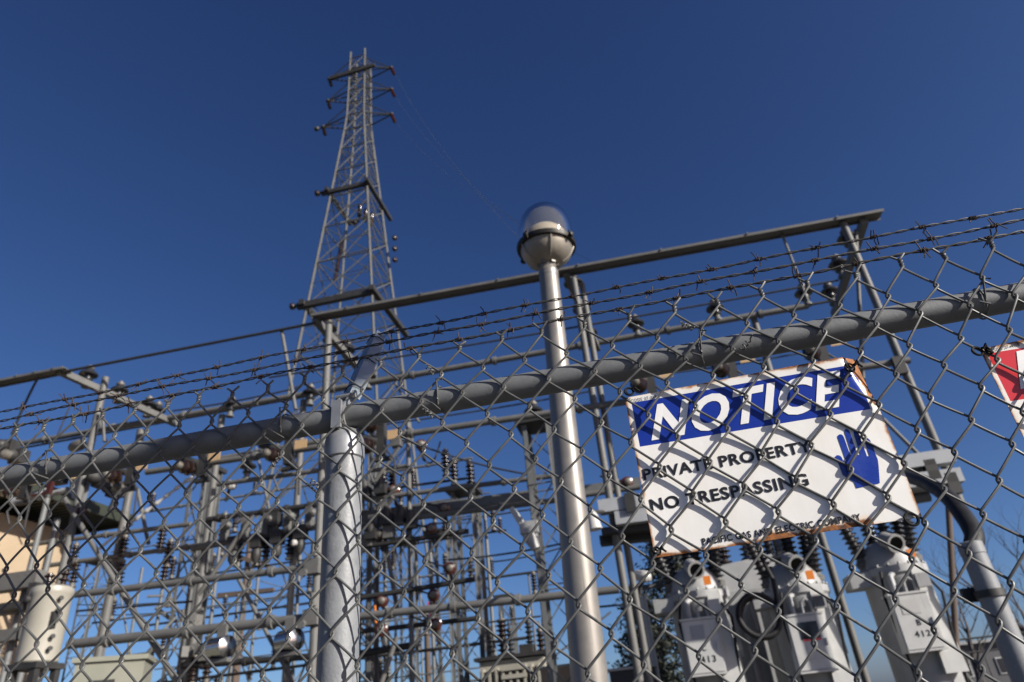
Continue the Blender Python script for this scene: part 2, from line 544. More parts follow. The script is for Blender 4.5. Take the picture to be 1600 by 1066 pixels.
# barbed wire
def barbed(y, za, zb, phase, seed):
    q = random.Random(seed)
    b = MB()
    X0, X1 = -3.7, 3.0
    n = int((X1 - X0) / 0.0045)
    def zc(x):
        t = (x + 1.2) / 1.9
        z = za + (zb - za) * t
        return z - 0.006 * abs(math.sin((x + 0.478) / 3.0 * math.pi)) + 0.0014 * math.sin(x * 9 + seed) + 0.001 * math.sin(x * 23 + seed * 2)
    def yc(x): return y + 0.002 * math.sin(x * 7 + seed)
    for h in (0, 1):
        pts = []
        for i in range(n + 1):
            x = X0 + (X1 - X0) * i / n
            a = 2 * math.pi * x / 0.060 + math.pi * h + 1.2 * math.sin(x * 5 + seed)
            pts.append((x, yc(x) + .00175 * math.sin(a), zc(x) + .00175 * math.cos(a)))
        b.tube(pts, .00135, 6)
    o = b.build('barbed_strand', 'barb', fence)
    far = MB()
    x = X0 + phase
    while x < X1:
        seen = -1.45 < x < .85
        pr = MB() if seen else far
        for w in (0, 1):
            cx = x + (w - .5) * .006
            a0 = q.uniform(0, 6.28)
            L = q.uniform(.013, .019)
            lx = q.uniform(-.004, .004)
            def at_(a, rr, dx): return (cx + dx, yc(cx) + math.cos(a) * rr, zc(cx) + math.sin(a) * rr)
            t0 = V(0, math.sin(a0), -math.cos(a0))
            p0 = V(at_(a0, .0036, -.0025))
            pts = [p0 + t0 * L + V(-.003 + lx, 0, 0), p0 + t0 * L * .4 + V(-.001, 0, 0)]
            for i in range(11):
                pts.append(at_(a0 + i * 2 * math.pi * 2 / 10, .0036, -.0025 + .005 * i / 10))
            a1 = a0 + 4 * math.pi
            t1 = V(0, -math.sin(a1), math.cos(a1)); p1 = V(at_(a1, .0036, .0025))
            pts += [p1 + t1 * L * .4 + V(.001, 0, 0), p1 + t1 * L * .95 + V(.003 + lx, 0, 0)]
            pr.tube(pts, .00105, 5)
        if seen: pr.build('barb', 'rustbarb', o)
        x += 0.0985 + q.uniform(-.012, .012)
    tag(far.build('barb', 'rustbarb', o, split=False), kind='stuff')
barbed(1.180, 1.6 + .6335 * 1.180, 1.6 + .6415 * 1.180, 0.04, 3)
barbed(1.110, 1.6 + .6145 * 1.110, 1.6 + .6195 * 1.110, 0.085, 5)
barbed(1.040, 1.6 + .5935 * 1.040, 1.6 + .5980 * 1.040, 0.01, 8)

# tie wires that hold the fabric to the rail
def tie_at(k):
    x = U(k) + .012
    pts = [(x + .014, YM - .008, RZ + .021), (x + .004, YM - .009, RZ + .024)]
    for i in range(15):
        a = rad(-40 + 300 * i / 14)
        pts.append((x + .004 * i / 14, RY - math.cos(a) * (RR + .0025), RZ + math.sin(a) * (RR + .0025)))
    pts += [(x - .004, YM - .010, RZ - .020), (x - .015, YM - .008, RZ - .013)]
    tw = MB(); tw.tube(pts[::-1], .0015, 6)
    tw.build('rail_tie', 'wire', fence)
for k in (-10, -4, 1.2, 8.2, 12.2, 18.2, 24.2, 30): tie_at(k)

# short coils of tie wire left on single strands
def twist_clip(c, d, n=3):
    c = V(c); d = V(d).normalized(); x, y = frame_of(d)
    pts = [c + d * (.0011 * 7 * n * i / (10 * n) - .004) + (x * math.cos(i * .628) + y * math.sin(i * .628)) * .0034 for i in range(10 * n)]
    e = pts[-1]; pts += [e + x * .004 - d * .001, e + x * .011 + d * .004]
    b = MB(); b.tube(pts, .0012, 5); b.build('tie_wire', 'wire', fence)
for c, d in (((-0.323, 0.984, 2.062), (.7, 0, -.6)), ((-0.316, 0.984, 2.143), (.5, 0, -.7)), ((0.111, 0.984, 2.134), (.6, 0, -.5)), ((-0.518, 0.983, 1.975), (.7, 0, -.6)), ((-0.590, 0.984, 2.013), (.6, 0, .6)), ((0.190, 0.984, 2.073), (.6, 0, .6))):
    twist_clip(c, d)

# ------------------------------------------------------------------ signs wired to the fabric
def text_mesh(body, size, bold=0.0, sx=1.0, spacing=1.0, shear=0.0):
    """outline of a word as (verts, faces) in its own flat x/y, left baseline at 0"""
    cu = bpy.data.curves.new('word', 'FONT')
    cu.body = body; cu.size = size; cu.offset = bold; cu.space_character = spacing; cu.shear = shear
    cu.resolution_u = 4; cu.fill_mode = 'FRONT'
    ob = bpy.data.objects.new('word', cu)
    COL.objects.link(ob)
    bpy.context.view_layer.update()
    me = bpy.data.meshes.new_from_object(ob.evaluated_get(bpy.context.evaluated_depsgraph_get()))
    vs = [Vector((v.co.x * sx, v.co.y, 0)) for v in me.vertices]
    fs = [tuple(p.vertices) for p in me.polygons]
    bpy.data.objects.remove(ob); bpy.data.meshes.remove(me); bpy.data.curves.remove(cu)
    return vs, fs

def word(body, x0, z0, width, height, y, m, parent, name='lettering', bold=0.0, warp=None, spacing=1.0, shear=0.0):
    """flat lettering fitted to a box (x0, z0 = lower left) on a face looking towards -Y"""
    vs, fs = text_mesh(body, 1.0, bold, 1.0, spacing, shear)
    xa = min(v.x for v in vs); xb = max(v.x for v in vs); ya = min(v.y for v in vs); yb = max(v.y for v in vs)
    b = MB()
    for v in vs:
        p = V(x0 + (v.x - xa) / (xb - xa) * width, y, z0 + (v.y - ya) / (yb - ya) * height)
        b.v.append(warp(p) if warp else p)
    b.f = fs
    return b.build(name, m, parent, smooth=False)

def sign_material(name, header, W, H, top, band, rust_u):
    """enamelled plate: white ground, coloured header band, rust creeping in from the edges and along part of the lower edge"""
    mt = bpy.data.materials.new(name); mt.use_nodes = True
    t = mt.node_tree; p = t.nodes['Principled BSDF']
    tc = nd(t, 'ShaderNodeTexCoord'); sp = nd(t, 'ShaderNodeSeparateXYZ')
    t.links.new(tc.outputs['Object'], sp.inputs[0])
    def mth(op, a, b=None, clamp=False):
        n = nd(t, 'ShaderNodeMath', operation=op); n.use_clamp = clamp
        for i, v in enumerate((a, b)):
            if v is None: continue
            if isinstance(v, (int, float)): n.inputs[i].default_value = v
            else: t.links.new(v, n.inputs[i])
        return n.outputs[0]
    X, Zc = sp.outputs[0], sp.outputs[2]           # plate-local: x from 0 to W, z from 0 down to -H
    def inside(v, a, b): return mth('MULTIPLY', mth('GREATER_THAN', v, a), mth('LESS_THAN', v, b))
    bandm = mth('MULTIPLY', inside(X, band[0], band[1]), inside(Zc, -band[3], -band[2]))
    no = nd(t, 'ShaderNodeTexNoise', Scale=55.0, Detail=7.0, Roughness=0.7); t.links.new(tc.outputs['Object'], no.inputs[0])
    no2 = nd(t, 'ShaderNodeTexNoise', Scale=14.0, Detail=5.0, Roughness=0.6); t.links.new(tc.outputs['Object'], no2.inputs[0])
    eL = X; eR = mth('SUBTRACT', W, X); eT = mth('MULTIPLY', Zc, -1.0); eB = mth('ADD', Zc, H)
    e = mth('MINIMUM', mth('MINIMUM', eL, eR), mth('MINIMUM', eT, eB))
    # near an edge the rust threshold falls; along part of the lower edge and at the bent corner it falls much more
    reach = mth('ADD', 0.0022, mth('MULTIPLY', mth('SUBTRACT', no2.outputs[0], 0.42), 0.014))
    low = mth('MULTIPLY', inside(X, rust_u[0], rust_u[1]), mth('MULTIPLY', mth('LESS_THAN', eB, 0.05), 1.0))
    reach = mth('ADD', reach, mth('MULTIPLY', low, mth('MULTIPLY', no2.outputs[0], 0.012)))
    cx = mth('SUBTRACT', W - 0.004, X); cz = mth('SUBTRACT', eT, 0.008)
    corner = mth('SQRT', mth('ADD', mth('MULTIPLY', cx, cx), mth('MULTIPLY', mth('MULTIPLY', cz, cz), 0.20)))
    rc = mth('MULTIPLY', mth('LESS_THAN', corner, rust_u[2]), 0.03)
    reach = mth('ADD', reach, rc)
    reach = mth('ADD', reach, mth('MULTIPLY', mth('MULTIPLY', mth('LESS_THAN', eT, 0.080), mth('LESS_THAN', eR, 0.012)), rust_u[2] * 0.45))
    q = mth('DIVIDE', mth('SUBTRACT', mth('ADD', reach, mth('MULTIPLY', mth('SUBTRACT', no.outputs[0], 0.5), 0.010)), e), 0.0035, True)
    def mix(f, a, b):
        n = nd(t, 'ShaderNodeMix', data_type='RGBA')
        t.links.new(f, n.inputs[0]) if not isinstance(f, float) else None
        for i, v in ((6, a), (7, b)):
            if isinstance(v, tuple): n.inputs[i].default_value = (*v, 1)
            else: t.links.new(v, n.inputs[i])
        return n.outputs[2]
    sm = nd(t, 'ShaderNodeVectorMath', operation='MULTIPLY'); sm.inputs[1].default_value = (1, 1, .18); t.links.new(tc.outputs['Object'], sm.inputs[0])
    no3 = nd(t, 'ShaderNodeTexNoise', Scale=38.0, Detail=6.0, Roughness=0.65); t.links.new(sm.outputs[0], no3.inputs[0])
    dirt = nd(t, 'ShaderNodeMapRange'); dirt.inputs['From Min'].default_value = .35; dirt.inputs['From Max'].default_value = .75
    t.links.new(mth('ADD', mth('MULTIPLY', no2.outputs[0], .45), mth('MULTIPLY', no3.outputs[0], .55)), dirt.inputs[0])
    white = mix(dirt.outputs[0], (0.79, 0.775, 0.745), (0.68, 0.655, 0.60))
    basec = mix(bandm, white, header)
    rustc = mix(mth('MULTIPLY', mth('SUBTRACT', no.outputs[0], 0.38), 4.0, True), (0.055, 0.022, 0.012), (0.34, 0.125, 0.03))
    fringe = mth('DIVIDE', mth('SUBTRACT', mth('ADD', mth('MULTIPLY', reach, 1.5), 0.0015), e), 0.006, True)
    stained = mix(mth('MULTIPLY', fringe, 0.55), basec, (0.78, 0.56, 0.36))
    colr = mix(mth('MULTIPLY', bandm, 1.0), stained, mix(mth('MULTIPLY', fringe, 0.1), header, (0.3, 0.15, 0.1)))
    final = mix(q, colr, rustc)
    t.links.new(final, p.inputs['Base Color'])
    rg = nd(t, 'ShaderNodeMapRange'); rg.inputs['To Min'].default_value = 0.28; rg.inputs['To Max'].default_value = 0.85
    t.links.new(q, rg.inputs[0]); t.links.new(rg.outputs[0], p.inputs['Roughness'])
    return mt

def plate(name, parent, W, H, Y, X0, Z1, m, bend):
    nu, nv = 72, 52
    b = MB()
    for side in (0, 1):
        for j in range(nv + 1):
            for i in range(nu + 1):
                b.v.append(bend(V(X0 + W * i / nu, Y + side * .0012, Z1 - H * j / nv)))
    n1 = (nu + 1) * (nv + 1)
    for j in range(nv):
        for i in range(nu):
            a = j * (nu + 1) + i
            b.f.append((a, a + nu + 1, a + nu + 2, a + 1)); b.f.append((n1 + a, n1 + a + 1, n1 + a + nu + 2, n1 + a + nu + 1))
    for i in range(nu):
        for a in (i, nv * (nu + 1) + i): b.f.append((a, a + 1, a + 1 + n1, a + n1))
    for j in range(nv):
        for a in (j * (nu + 1), j * (nu + 1) + nu): b.f.append((a, a + nu + 1, a + nu + 1 + n1, a + n1))
    return b.build(name, m, parent)

def loop_tie(c, parent, r=.0085, tilt=(0.2, -1, 0.2), tails=True):
    b = MB()
    c = V(c)
    b.ring(c, tilt, r, .0016, 22, 6)
    b.ring(c + V(.001, .002, .001), (0.35, -1, 0.05), r * .93, .0015, 22, 6)
    if tails:
        b.tube([c + V(r * .7, -.002, r * .4), c + V(r * 1.6, -.004, r * .3), c + V(r * 2.4, .002, -.001)], .0016, 6)
        b.tube([c + V(r * .9, -.004, 0), c + V(r * 1.5, -.006, r * .9), c + V(r * 1.9, .001, r * .2)], .0016, 6)
    return b.build('tie_wire', 'tie', parent)

SW, SH, SY = 0.350, 0.244, 0.9928
SX0, SZ1 = 0.000, 2.032
notice = thing('notice_sign', 'white enamel sign with blue NOTICE band and blue hand, its corner bent and rusty', 'sign', (SX0, SY, SZ1))
def bendN(p):
    u = p.x - SX0; w = SZ1 - p.z
    # the upper right corner is folded back along a crease that runs down to the side edge
    k = (u - (0.3245 + w * 0.215)) 
    if k > 0 and w < 0.10:
        p = V(p.x - k * .06, p.y + k * .75 * min(1, (0.10 - w) / .05), p.z)
    p.z += (u - .17) * .015
    p.y += 0.0012 * math.sin(u * 14 + 1) + 0.0008 * math.sin(w * 25)
    return p
mN = sign_material('notice_enamel', (0.010, 0.032, 0.26), SW, SH, 0.012, (0.0085, 0.3385, 0.0125, 0.0845), (0.150, 0.290, 0.014))
pl = plate('plate', notice, SW, SH, SY, SX0, SZ1, mN, bendN)
wy = SY - .0007
word('NOTICE', SX0 + .0272, SZ1 - .0765, .2895, .0570, wy, 'paint_white', notice, bold=.034, warp=bendN, spacing=1.10, shear=.37)
word('PRIVATE PROPERTY', SX0 + .0050, SZ1 - .1342, .2390, .0172, wy, 'ink', notice, bold=.030, warp=bendN, spacing=1.10)
word('NO TRESPASSING', SX0 + .0070, SZ1 - .1805, .2190, .0178, wy, 'ink', notice, bold=.030, warp=bendN, spacing=1.10)
word('PACIFIC GAS AND ELECTRIC COMPANY', SX0 + .0670, SZ1 - .2370, .2095, .0092, wy, 'ink', notice, bold=.030, warp=bendN, spacing=1.08)
word('CODE 37-359', SX0 + .0080, SZ1 - .0098, .0400, .0052, wy, 'ink', notice, bold=.004, warp=bendN, spacing=1.1)
# the blue hand: palm with thumb, and four fingers parted by white gaps, one flat shape
hand = MB()
for pts in (
    [(.2822, .1553), (.2900, .1482), (.2923, .1482), (.2996, .1494), (.3031, .1502), (.3106, .1535), (.3141, .1540), (.3222, .1516), (.3226, .1600), (.3205, .1700), (.3142, .1927), (.2835, .1943), (.283, .1856), (.2770, .1800), (.2718, .1735), (.2714, .1582), (.2696, .1500), (.2703, .1468), (.2730, .1452), (.2760, .1460), (.278, .1485), (.2790, .1560)],
    [(.2822, .1200), (.2832, .1174), (.2856, .1163), (.2880, .1166), (.2896, .1185), (.2902, .1215), (.2900, .1482), (.2822, .1553)],
    [(.2934, .1148), (.2942, .1116), (.2962, .1100), (.2980, .1102), (.2994, .1122), (.3000, .1155), (.2996, .1494), (.2923, .1482)],
    [(.3042, .1198), (.3050, .1158), (.3066, .1141), (.3084, .1141), (.3100, .1158), (.3109, .1195), (.3106, .1535), (.3031, .1502)],
    [(.3148, .1310), (.3160, .1281), (.3178, .1272), (.3202, .1284), (.3220, .1320), (.3228, .1413), (.3222, .1516), (.3141, .1540)]):
    b_i = len(hand.v)
    hand.v += [bendN(V(SX0 + x, wy, SZ1 - z)) for x, z in pts]
    hand.f.append(tuple(range(b_i, b_i + len(pts))))
hand.build('hand_symbol', 'blue', notice, smooth=False)
loop_tie((0.008, 0.985, 2.035), notice, .0065)
loop_tie((0.328, 0.984, 2.012), notice, .0075, tilt=(.8, -.6, .3))
loop_tie((0.334, 0.984, 1.788), notice, .0088, tails=False)
loop_tie((0.003, 0.986, 1.792), notice, .0055, tilt=(.5, -.5, .6))

DX, DZ = 0.5085, 2.010
danger = thing('danger_sign', 'white enamel sign with red header band, cut off by the edge of the frame', 'sign', (DX, SY, DZ))
def bendD(p):
    u = p.x - DX; w = DZ - p.z
    return V(p.x + w * .008, p.y + 0.001 * math.sin(u * 16) + 0.0008 * math.sin(w * 21), p.z + u * .060)
mD = sign_material('danger_enamel', (0.55, 0.022, 0.030), SW, SH, 0.012, (0.0065, 0.3440, 0.0085, 0.0830), (0.22, 0.26, 0.0))
plate('plate', danger, SW, SH, SY, DX, DZ, mD, bendD)
word('DANGER', DX + .0250, DZ - .0705, .288, .0560, wy, 'paint_white', danger, bold=.034, warp=bendD, spacing=1.10, shear=.37)
word('CODE 37-4408', DX + .0120, DZ - .0082, .0390, .0048, wy, 'ink', danger, bold=.004, warp=bendD, spacing=1.1)
loop_tie((0.500, 0.984, 2.004), danger, .0072)
loop_tie((0.515, 0.986, 2.002), danger, .0050, tilt=(.5, -.5, .6), tails=False)

# ------------------------------------------------------------------ acorn street lamp standing just inside the fence
LB, LT = V(-0.513, 4.0, 0.0), V(-0.3640, 4.0, 4.375)
lamp = thing('street_lamp', 'silver metal lamp post with clear acorn globe and ribbed bowl behind the fence', 'street lamp', LB)
ax = (LT - LB).normalized()
pm = MB()
pm.lathe(LB, ax, [(0, .116), (1.77, .0985), (3.2, .080), (4.372, .0675)], 48)
pm.build('pole', 'lamp_pole', lamp)
hx = V(0.050, -0.01, 1).normalized()
HB = LB + ax * 4.372
hm = MB()
hm.lathe(HB, hx, [(-.03, .070), (.012, .0705), (.02, .062), (.045, .056), (.050, .060), (.075, .060), (.085, .052)], 32)
for i in range(6):
    a = i * math.pi / 3 + .2
    hm.box(HB + hx * .075 + V(math.cos(a) * .062, math.sin(a) * .062, 0), (.03, .03, .035), a)
hm.build('collar', 'lamp_pole', lamp)
bw = MB()
bw.lathe(HB, hx, [(.070, .060), (.082, .096), (.100, .128), (.130, .158), (.165, .178), (.200, .189), (.222, .193)], 48)
bowl = bw.build('bowl', 'lamp_bowl', lamp)
rb = MB()
ux, uy = frame_of(hx)
for i in range(5):
    a = i * math.pi * 2 / 5 + .30
    e = ux * math.cos(a) + uy * math.sin(a)
    rb.tube([HB + hx * h + e * r for h, r in ((.088, .108), (.112, .144), (.150, .174), (.190, .191), (.222, .198))], .0075, 6)
rb.build('rib', 'lamp_bowl', bowl)
bd = MB()
bd.lathe(HB, hx, [(.206, .196), (.208, .212), (.222, .216), (.240, .216), (.246, .206), (.246, .180), (.236, .178)], 56)
band = bd.build('rim_band', 'lamp_band', lamp)
lt = MB()
for i in range(4):
    a = i * math.pi / 2 + 2.1
    e = (ux * math.cos(a) + uy * math.sin(a))
    lt.lathe(HB + hx * .224 + e * .214, e, [(0, .012), (.012, .012), (.014, .018), (.026, .018), (.030, .008)], 10)
    lt.bar(HB + hx * .20 + e * .220, HB + hx * .262 + e * .216, .022, .012, e)
lt.build('latch', 'lamp_band', band)
dm = MB()
prof = [(.240, .188), (.290, .194), (.340, .197), (.390, .195), (.440, .187), (.485, .172), (.525, .148), (.558, .116), (.582, .078), (.596, .040), (.600, .008)]
dm.lathe(HB, hx, prof, 48)
dm.f = dm.f[:-2]
dm.build('globe', 'dome', lamp)
rf = MB()
rf.lathe(HB, hx, [(.236, .166), (.280, .164), (.320, .155), (.355, .136), (.385, .104), (.402, .06), (.408, .015)], 40)
rf.build('refractor', 'reflector', lamp)

# ------------------------------------------------------------------ steel lattice transmission tower far behind the yard
TX, TY = -12.55, 27.3
tower = thing('transmission_tower', 'tall grey lattice transmission tower rising far behind the switchyard', 'tower', (TX, TY, 0))
def half(z): return 3.35 - .0825 * z if z < 34 else .545 - (z - 34) * .011
LV = [0, 5, 10, 14, 17.6, 20.4, 23, 25.4, 27.6, 29.6, 31.4, 33, 34.3, 35.4, 36.5, 37.5, 38.5, 39.5]
def crn(z, sx, sy): h = half(z); return V(TX + sx * h, TY + sy * h, z)
for sx, sy in ((-1, -1), (1, -1), (1, 1), (-1, 1)):
    b = MB()
    ztop = 40.1 if (sx, sy) != (1, 1) else 39.8
    for a, c in zip(LV[:-1], LV[1:]): b.tube([crn(a, sx, sy), crn(c, sx, sy)], .068 if a < 33 else .06, 6)
    b.tube([crn(39.5, sx, sy), crn(ztop, sx, sy)], .07, 6)
    b.build('leg', 'tower', tower)
b = MB()
CR = ((-1, -1), (1, -1), (1, 1), (-1, 1))
for a, c in zip(LV[:-1], LV[1:]):
    for i in range(4):
        p, q = CR[i], CR[(i + 1) % 4]
        b.tube([crn(a, *p), crn(c, *q)], .032, 5); b.tube([crn(a, *q), crn(c, *p)], .032, 5)
        m_ = (a + c) / 2
        if c <= 33: b.tube([lerp(crn(a, *p), crn(c, *p), .5), lerp(crn(a, *p), crn(c, *q), .5)], .02, 5); b.tube([lerp(crn(a, *q), crn(c, *q), .5), lerp(crn(a, *p), crn(c, *q), .5)], .02, 5)
        if c > 10: b.tube([crn(c, *p), crn(c, *q)], .04, 5)
b.build('bracing', 'tower', tower, split=False)
def sheds(b, p0, d, L, r, n, core=None, k=12):
    core = core or r * .45
    prof = [(0, core)]
    for i in range(n):
        t = (i + .15) * L / n
        prof += [(t, core), (t + L / n * .30, r), (t + L / n * .42, r), (t + L / n * .60, core)]
    prof.append((L, core))
    b.lathe(p0, d, prof, k)
    return b
def tower_string(tip, red):
    g = thing('insulator_string', '', 'insulator', tip, 'insulator strings on the transmission tower')
    b = MB(); d = V(.30, -.25, -1).normalized()
    sheds(b, V(tip), d, 1.05, .105, 9, .05, 10)
    b.build('discs', 'redporcelain' if red else 'porcelain', g)
    c = MB(); c.lathe(V(tip) - d * .10, d, [(0, .12), (.10, .14), (.16, .10)], 8); c.build('clamp', 'darksteel', g)
    return g
names = {(0, -1): 'upper left', (0, 1): 'upper right', (1, -1): 'middle left', (1, 1): 'middle right', (2, -1): 'lower left', (2, 1): 'lower right'}
for k, z in enumerate((38.45, 36.45, 34.25)):
    for sx in (-1, 1):
        tip = V(TX + sx * (1.98 + (.22 if k == 2 and sx < 0 else 0)), TY + (.25 if sx > 0 else -.25), z + (.15 if sx > 0 else -.1))
        b = MB()
        for sy in (-1, 1):
            b.tube([crn(z, sx, sy), tip], .045, 5)
            b.tube([crn(z + .8, sx, sy), tip], .035, 5)
        b.tube([crn(z, sx, -1), crn(z, sx, 1)], .04, 5)
        b.tube([lerp(crn(z, sx, -1), tip, .5), lerp(crn(z + .8, sx, 1), tip, .5)], .028, 5)
        if k == 2 and sx < 0: b.lathe(tip + V(-.55, 0, 0), (1, 0, 0), [(0, .05), (.02, .14), (.22, .14), (.3, .04), (.6, .04)], 10)
        b.build('cross_arm', 'darksteel', tower)
        g = tower_string(tip, sx > 0)
        g['label'] = 'insulator string hanging from the %s arm of the transmission tower' % names[(k, sx)]
b = MB()
b.bar(crn(38.0, -1, -1) + V(-1.25, -.12, -.1), crn(38.0, 1, -1) + V(.75, -.12, .1), .16, .26)
b.tube([crn(39.9, 1, -1) + V(0, 0, .1), crn(40.0, 1, -1) + V(-.45, .9, 1.0)], .06, 6)
b.build('cross_arm', 'darksteel', tower)
for z, ov in ((20.3, .35), (27.9, .40)):
    h = half(z) + .10
    b = MB()
    w = .26 if z < 25 else .2
    b.bar((TX - h - ov, TY - h, z), (TX + h, TY - h, z), w, w * 1.1)
    b.bar((TX + h + .02, TY - h - .3, z + .05), (TX + h + .02, TY + h + 1.0, z + .05), w, w)
    b.bar((TX - h - .02, TY - h - .3, z + .05), (TX - h - .02, TY + h + .6, z + .05), w, w)
    b.build('platform_beam', 'darksteel', tower)
    for q, (dx, dy) in enumerate(((-h - ov - .35, -h - .1), (-h + .15 if z > 25 else -h - .1, h + .5))):
        c = MB(); c.lathe((TX + dx, TY + dy, z), (1, 0, 0), [(0, .08), (.06, .17), (.22, .17), (.30, .06), (.45, .05)], 10)
        c.build('insulator', 'porcelain', tower)
b = MB()
for i in range(3): b.lathe((TX + half(25) + .35, TY + 1.2, 25.7 - i * .75), (1, -.2, .1), [(0, .05), (.05, .14), (.20, .16), (.28, .07)], 10)
b.build('jumper_insulator', 'porcelain', tower)
b = MB()
for i in range(3):
    b.lathe((TX + half(25) - .9 + i * .35, TY - .5, 26.2 - i * .4), (.2, -.3, 1), [(0, .04), (.1, .12), (.7, .12), (.8, .04)], 8)
b.tube([(TX - .6, TY - 1, 22), (TX - .3, TY - 1, 24.5)], .1, 6)
b.build('arrester', 'porcelain', tower)

# conductors leaving the right hand arms, sagging away over the yard
for k, (z, e) in enumerate(((38.45, (-0.881, 11.100, 9.206)), (36.45, (-0.411, 11.100, 9.199)), (34.25, (0.054, 11.100, 9.192)))):
    p0 = V(TX + 2.35, TY - .1, z - .9); p1 = V(e)
    pts = [lerp(p0, p1, i / 24) + V(0, 0, -0.9 * 4 * (i / 24) * (1 - i / 24)) for i in range(25)]
    b = MB(); b.tube(pts, .004, 5)
    tag(b.build('power_line', 'tower'), 'faint conductor dropping from the %s right arm of the transmission tower to the gantry' % ('upper', 'middle', 'lower')[k], 'cable', 'tower conductors')

# ------------------------------------------------------------------ switchyard frames of pipe and channel
def column(g, x, y, z1, r, m='steel', z0=0.0, flange=True):
    b = MB()
    b.tube([(x, y, z0), (x, y, z1)], r, 14)
    if flange and z0 == 0.0:
        b.box((x, y, .02), (r * 5, r * 5, .04)); b.lathe((x, y, 0.04), (0, 0, 1), [(0, r * 1.5), (.12, r * 1.05)], 12)
    return b.build('column', m, g)
def pipe(g, p0, p1, r, m='steel', name='pipe_rail', clamps=0):
    b = MB()
    p0, p1 = V(p0), V(p1)
    b.tube([p0, p1], r, 12)
    for i in range(clamps):
        c = lerp(p0, p1, (i + .5) / clamps); d = (p1 - p0).normalized()
        b.lathe(c - d * .04, d, [(0, r * 1.5), (.08, r * 1.5)], 10)
    return b.build(name, m, g)

front = thing('switchyard_gantry', 'grey steel pipe gantry with long top channel standing nearest the fence', 'steel gantry', (0, 11, 0))
def chan(g, p0, p1, w, h, m='steel', name='top_channel'):
    b = MB(); b.channel(p0, p1, w, h, .016)
    n = 7
    for i in range(n):
        c = lerp(p0, p1, (i + .5) / n) ; b.lathe(c + V(0, -w / 2 - .012, .02), (0, -1, 0), [(0, .022), (.012, .022)], 6)
    return b.build(name, m, g)
chan(front, (-5.942, 11.000, 9.296), (5.135, 11.000, 9.044), .27, .055)
chan(front, (-14.931, 11.000, 9.257), (-11.725, 11.000, 9.249), .27, .055)
pipe(front, (-11.796, 11.000, 9.216), (-5.906, 11.000, 9.165), .032, 'darksteel')
XC = [V((-5.602, 11.000, 5.904)).x, V((-0.539, 11.000, 5.085)).x, V((-0.405, 11.000, 5.063)).x, V((4.459, 11.000, 5.984)).x, V((-10.973, 11.000, 7.452)).x]
column(front, XC[0], 11.02, 9.05, .070)
column(front, XC[1], 11.02, 9.0, .062)
column(front, XC[2], 11.25, 9.0, .055)
column(front, XC[3], 11.02, 9.05, .064)
column(front, XC[4], 11.3, 9.05, .070)
# side beams running away from each column head to the rear frame
for p0, p1 in (((-11.974, 11.000, 9.283), (-11.419, 14.324, 9.200)), ((-5.911, 11.000, 9.259), (-5.824, 12.999, 9.080)), ((-0.669, 11.000, 9.149), (-0.400, 14.089, 9.020)), ((4.806, 11.000, 8.984), (4.923, 14.504, 9.000))):
    b = MB(); b.bar(p0, p1, .12, .14); b.build('side_beam', 'steel', front)
pipe(front, (-9.263, 11.000, 6.522), (4.579, 11.000, 6.158), .058, clamps=9)
pipe(front, (-10.273, 11.000, 4.392), (-5.660, 11.000, 4.265), .062, clamps=3)
pipe(front, (-10.200, 11.000, 3.554), (-5.592, 11.000, 3.452), .080, clamps=3)
pipe(front, (-4.799, 11.000, 3.379), (-0.622, 11.000, 3.270), .060, clamps=4)
pipe(front, (-7.686, 11.000, 6.030), (-5.630, 11.000, 5.969), .045)
pipe(front, (3.524, 11.000, 3.974), (4.081, 11.000, 3.985), .075)
# braces
for p0, p1, r in (((-11.223, 11.200, 6.372), (-7.785, 11.200, 2.361), .048), ((-7.135, 11.400, 5.481), (-8.073, 11.400, 4.164), .040), ((-7.284, 11.300, 4.377), (-5.922, 11.300, 2.322), .034),
                  ((-8.924, 11.500, 3.389), (-9.516, 11.500, 2.720), .040), ((4.010, 11.400, 5.389), (4.345, 11.400, 4.668), .030),
                  ((4.691, 11.200, 8.947), (3.665, 11.200, 5.317), .034), ((-4.330, 11.600, 6.401), (-4.815, 11.600, 5.813), .034), ((-4.409, 11.600, 3.080), (-4.741, 11.600, 2.259), .042),
                  ((-10.783, 11.200, 8.211), (-10.564, 11.200, 7.453), .030), ((-6.676, 11.050, 9.191), (-6.228, 11.050, 7.307), .035), ((3.396, 11.050, 9.082), (3.422, 11.050, 7.602), .024)):
    pipe(front, p0, p1, r, name='brace')
# two pale box crossarms bolted across the middle and right columns
for p0, p1, w in (((-0.717, 10.800, 4.484), (4.500, 10.800, 4.462), .26), ((-0.488, 10.800, 4.267), (4.509, 10.800, 4.168), .26)):
    b = MB(); b.bar(p0, p1, .22, .20); b.build('box_crossarm', 'boxsteel', front)
b = MB(); b.bar((-0.740, 11.100, 4.140), (1.036, 11.100, 4.086), .5, .10); b.bar((-0.812, 11.300, 4.081), (1.030, 11.300, 4.023), .22, .14); b.build('crossarm_cradle', 'darksteel', front)
b = MB(); b.box((3.983, 10.950, 4.219), (.42, .12, .34)); b.build('terminal_box', 'tankgrey', front)
b = MB()
for px in ((4.150, 10.750, 4.297), (4.349, 10.750, 4.064), (-0.216, 10.700, 4.463), (4.378, 10.950, 6.069)):
    b.box(px, (.16, .12, .3))
b.build('clamp', 'darksteel', front)
# cluster of clamps where the lower rails meet the left column
b = MB()
for z in ((-5.634, 10.950, 4.253), (-5.612, 10.950, 3.449)):
    b.box(z, (.26, .2, .24)); b.lathe(V(z) + V(-.12, -.1, -.1), (0, -1, 0), [(0, .07), (.06, .07)], 8); b.lathe(V(z) + V(.05, -.1, .16), (0, 0, 1), [(0, .06), (.2, .06)], 8)
b.build('clamp', 'steel', front)

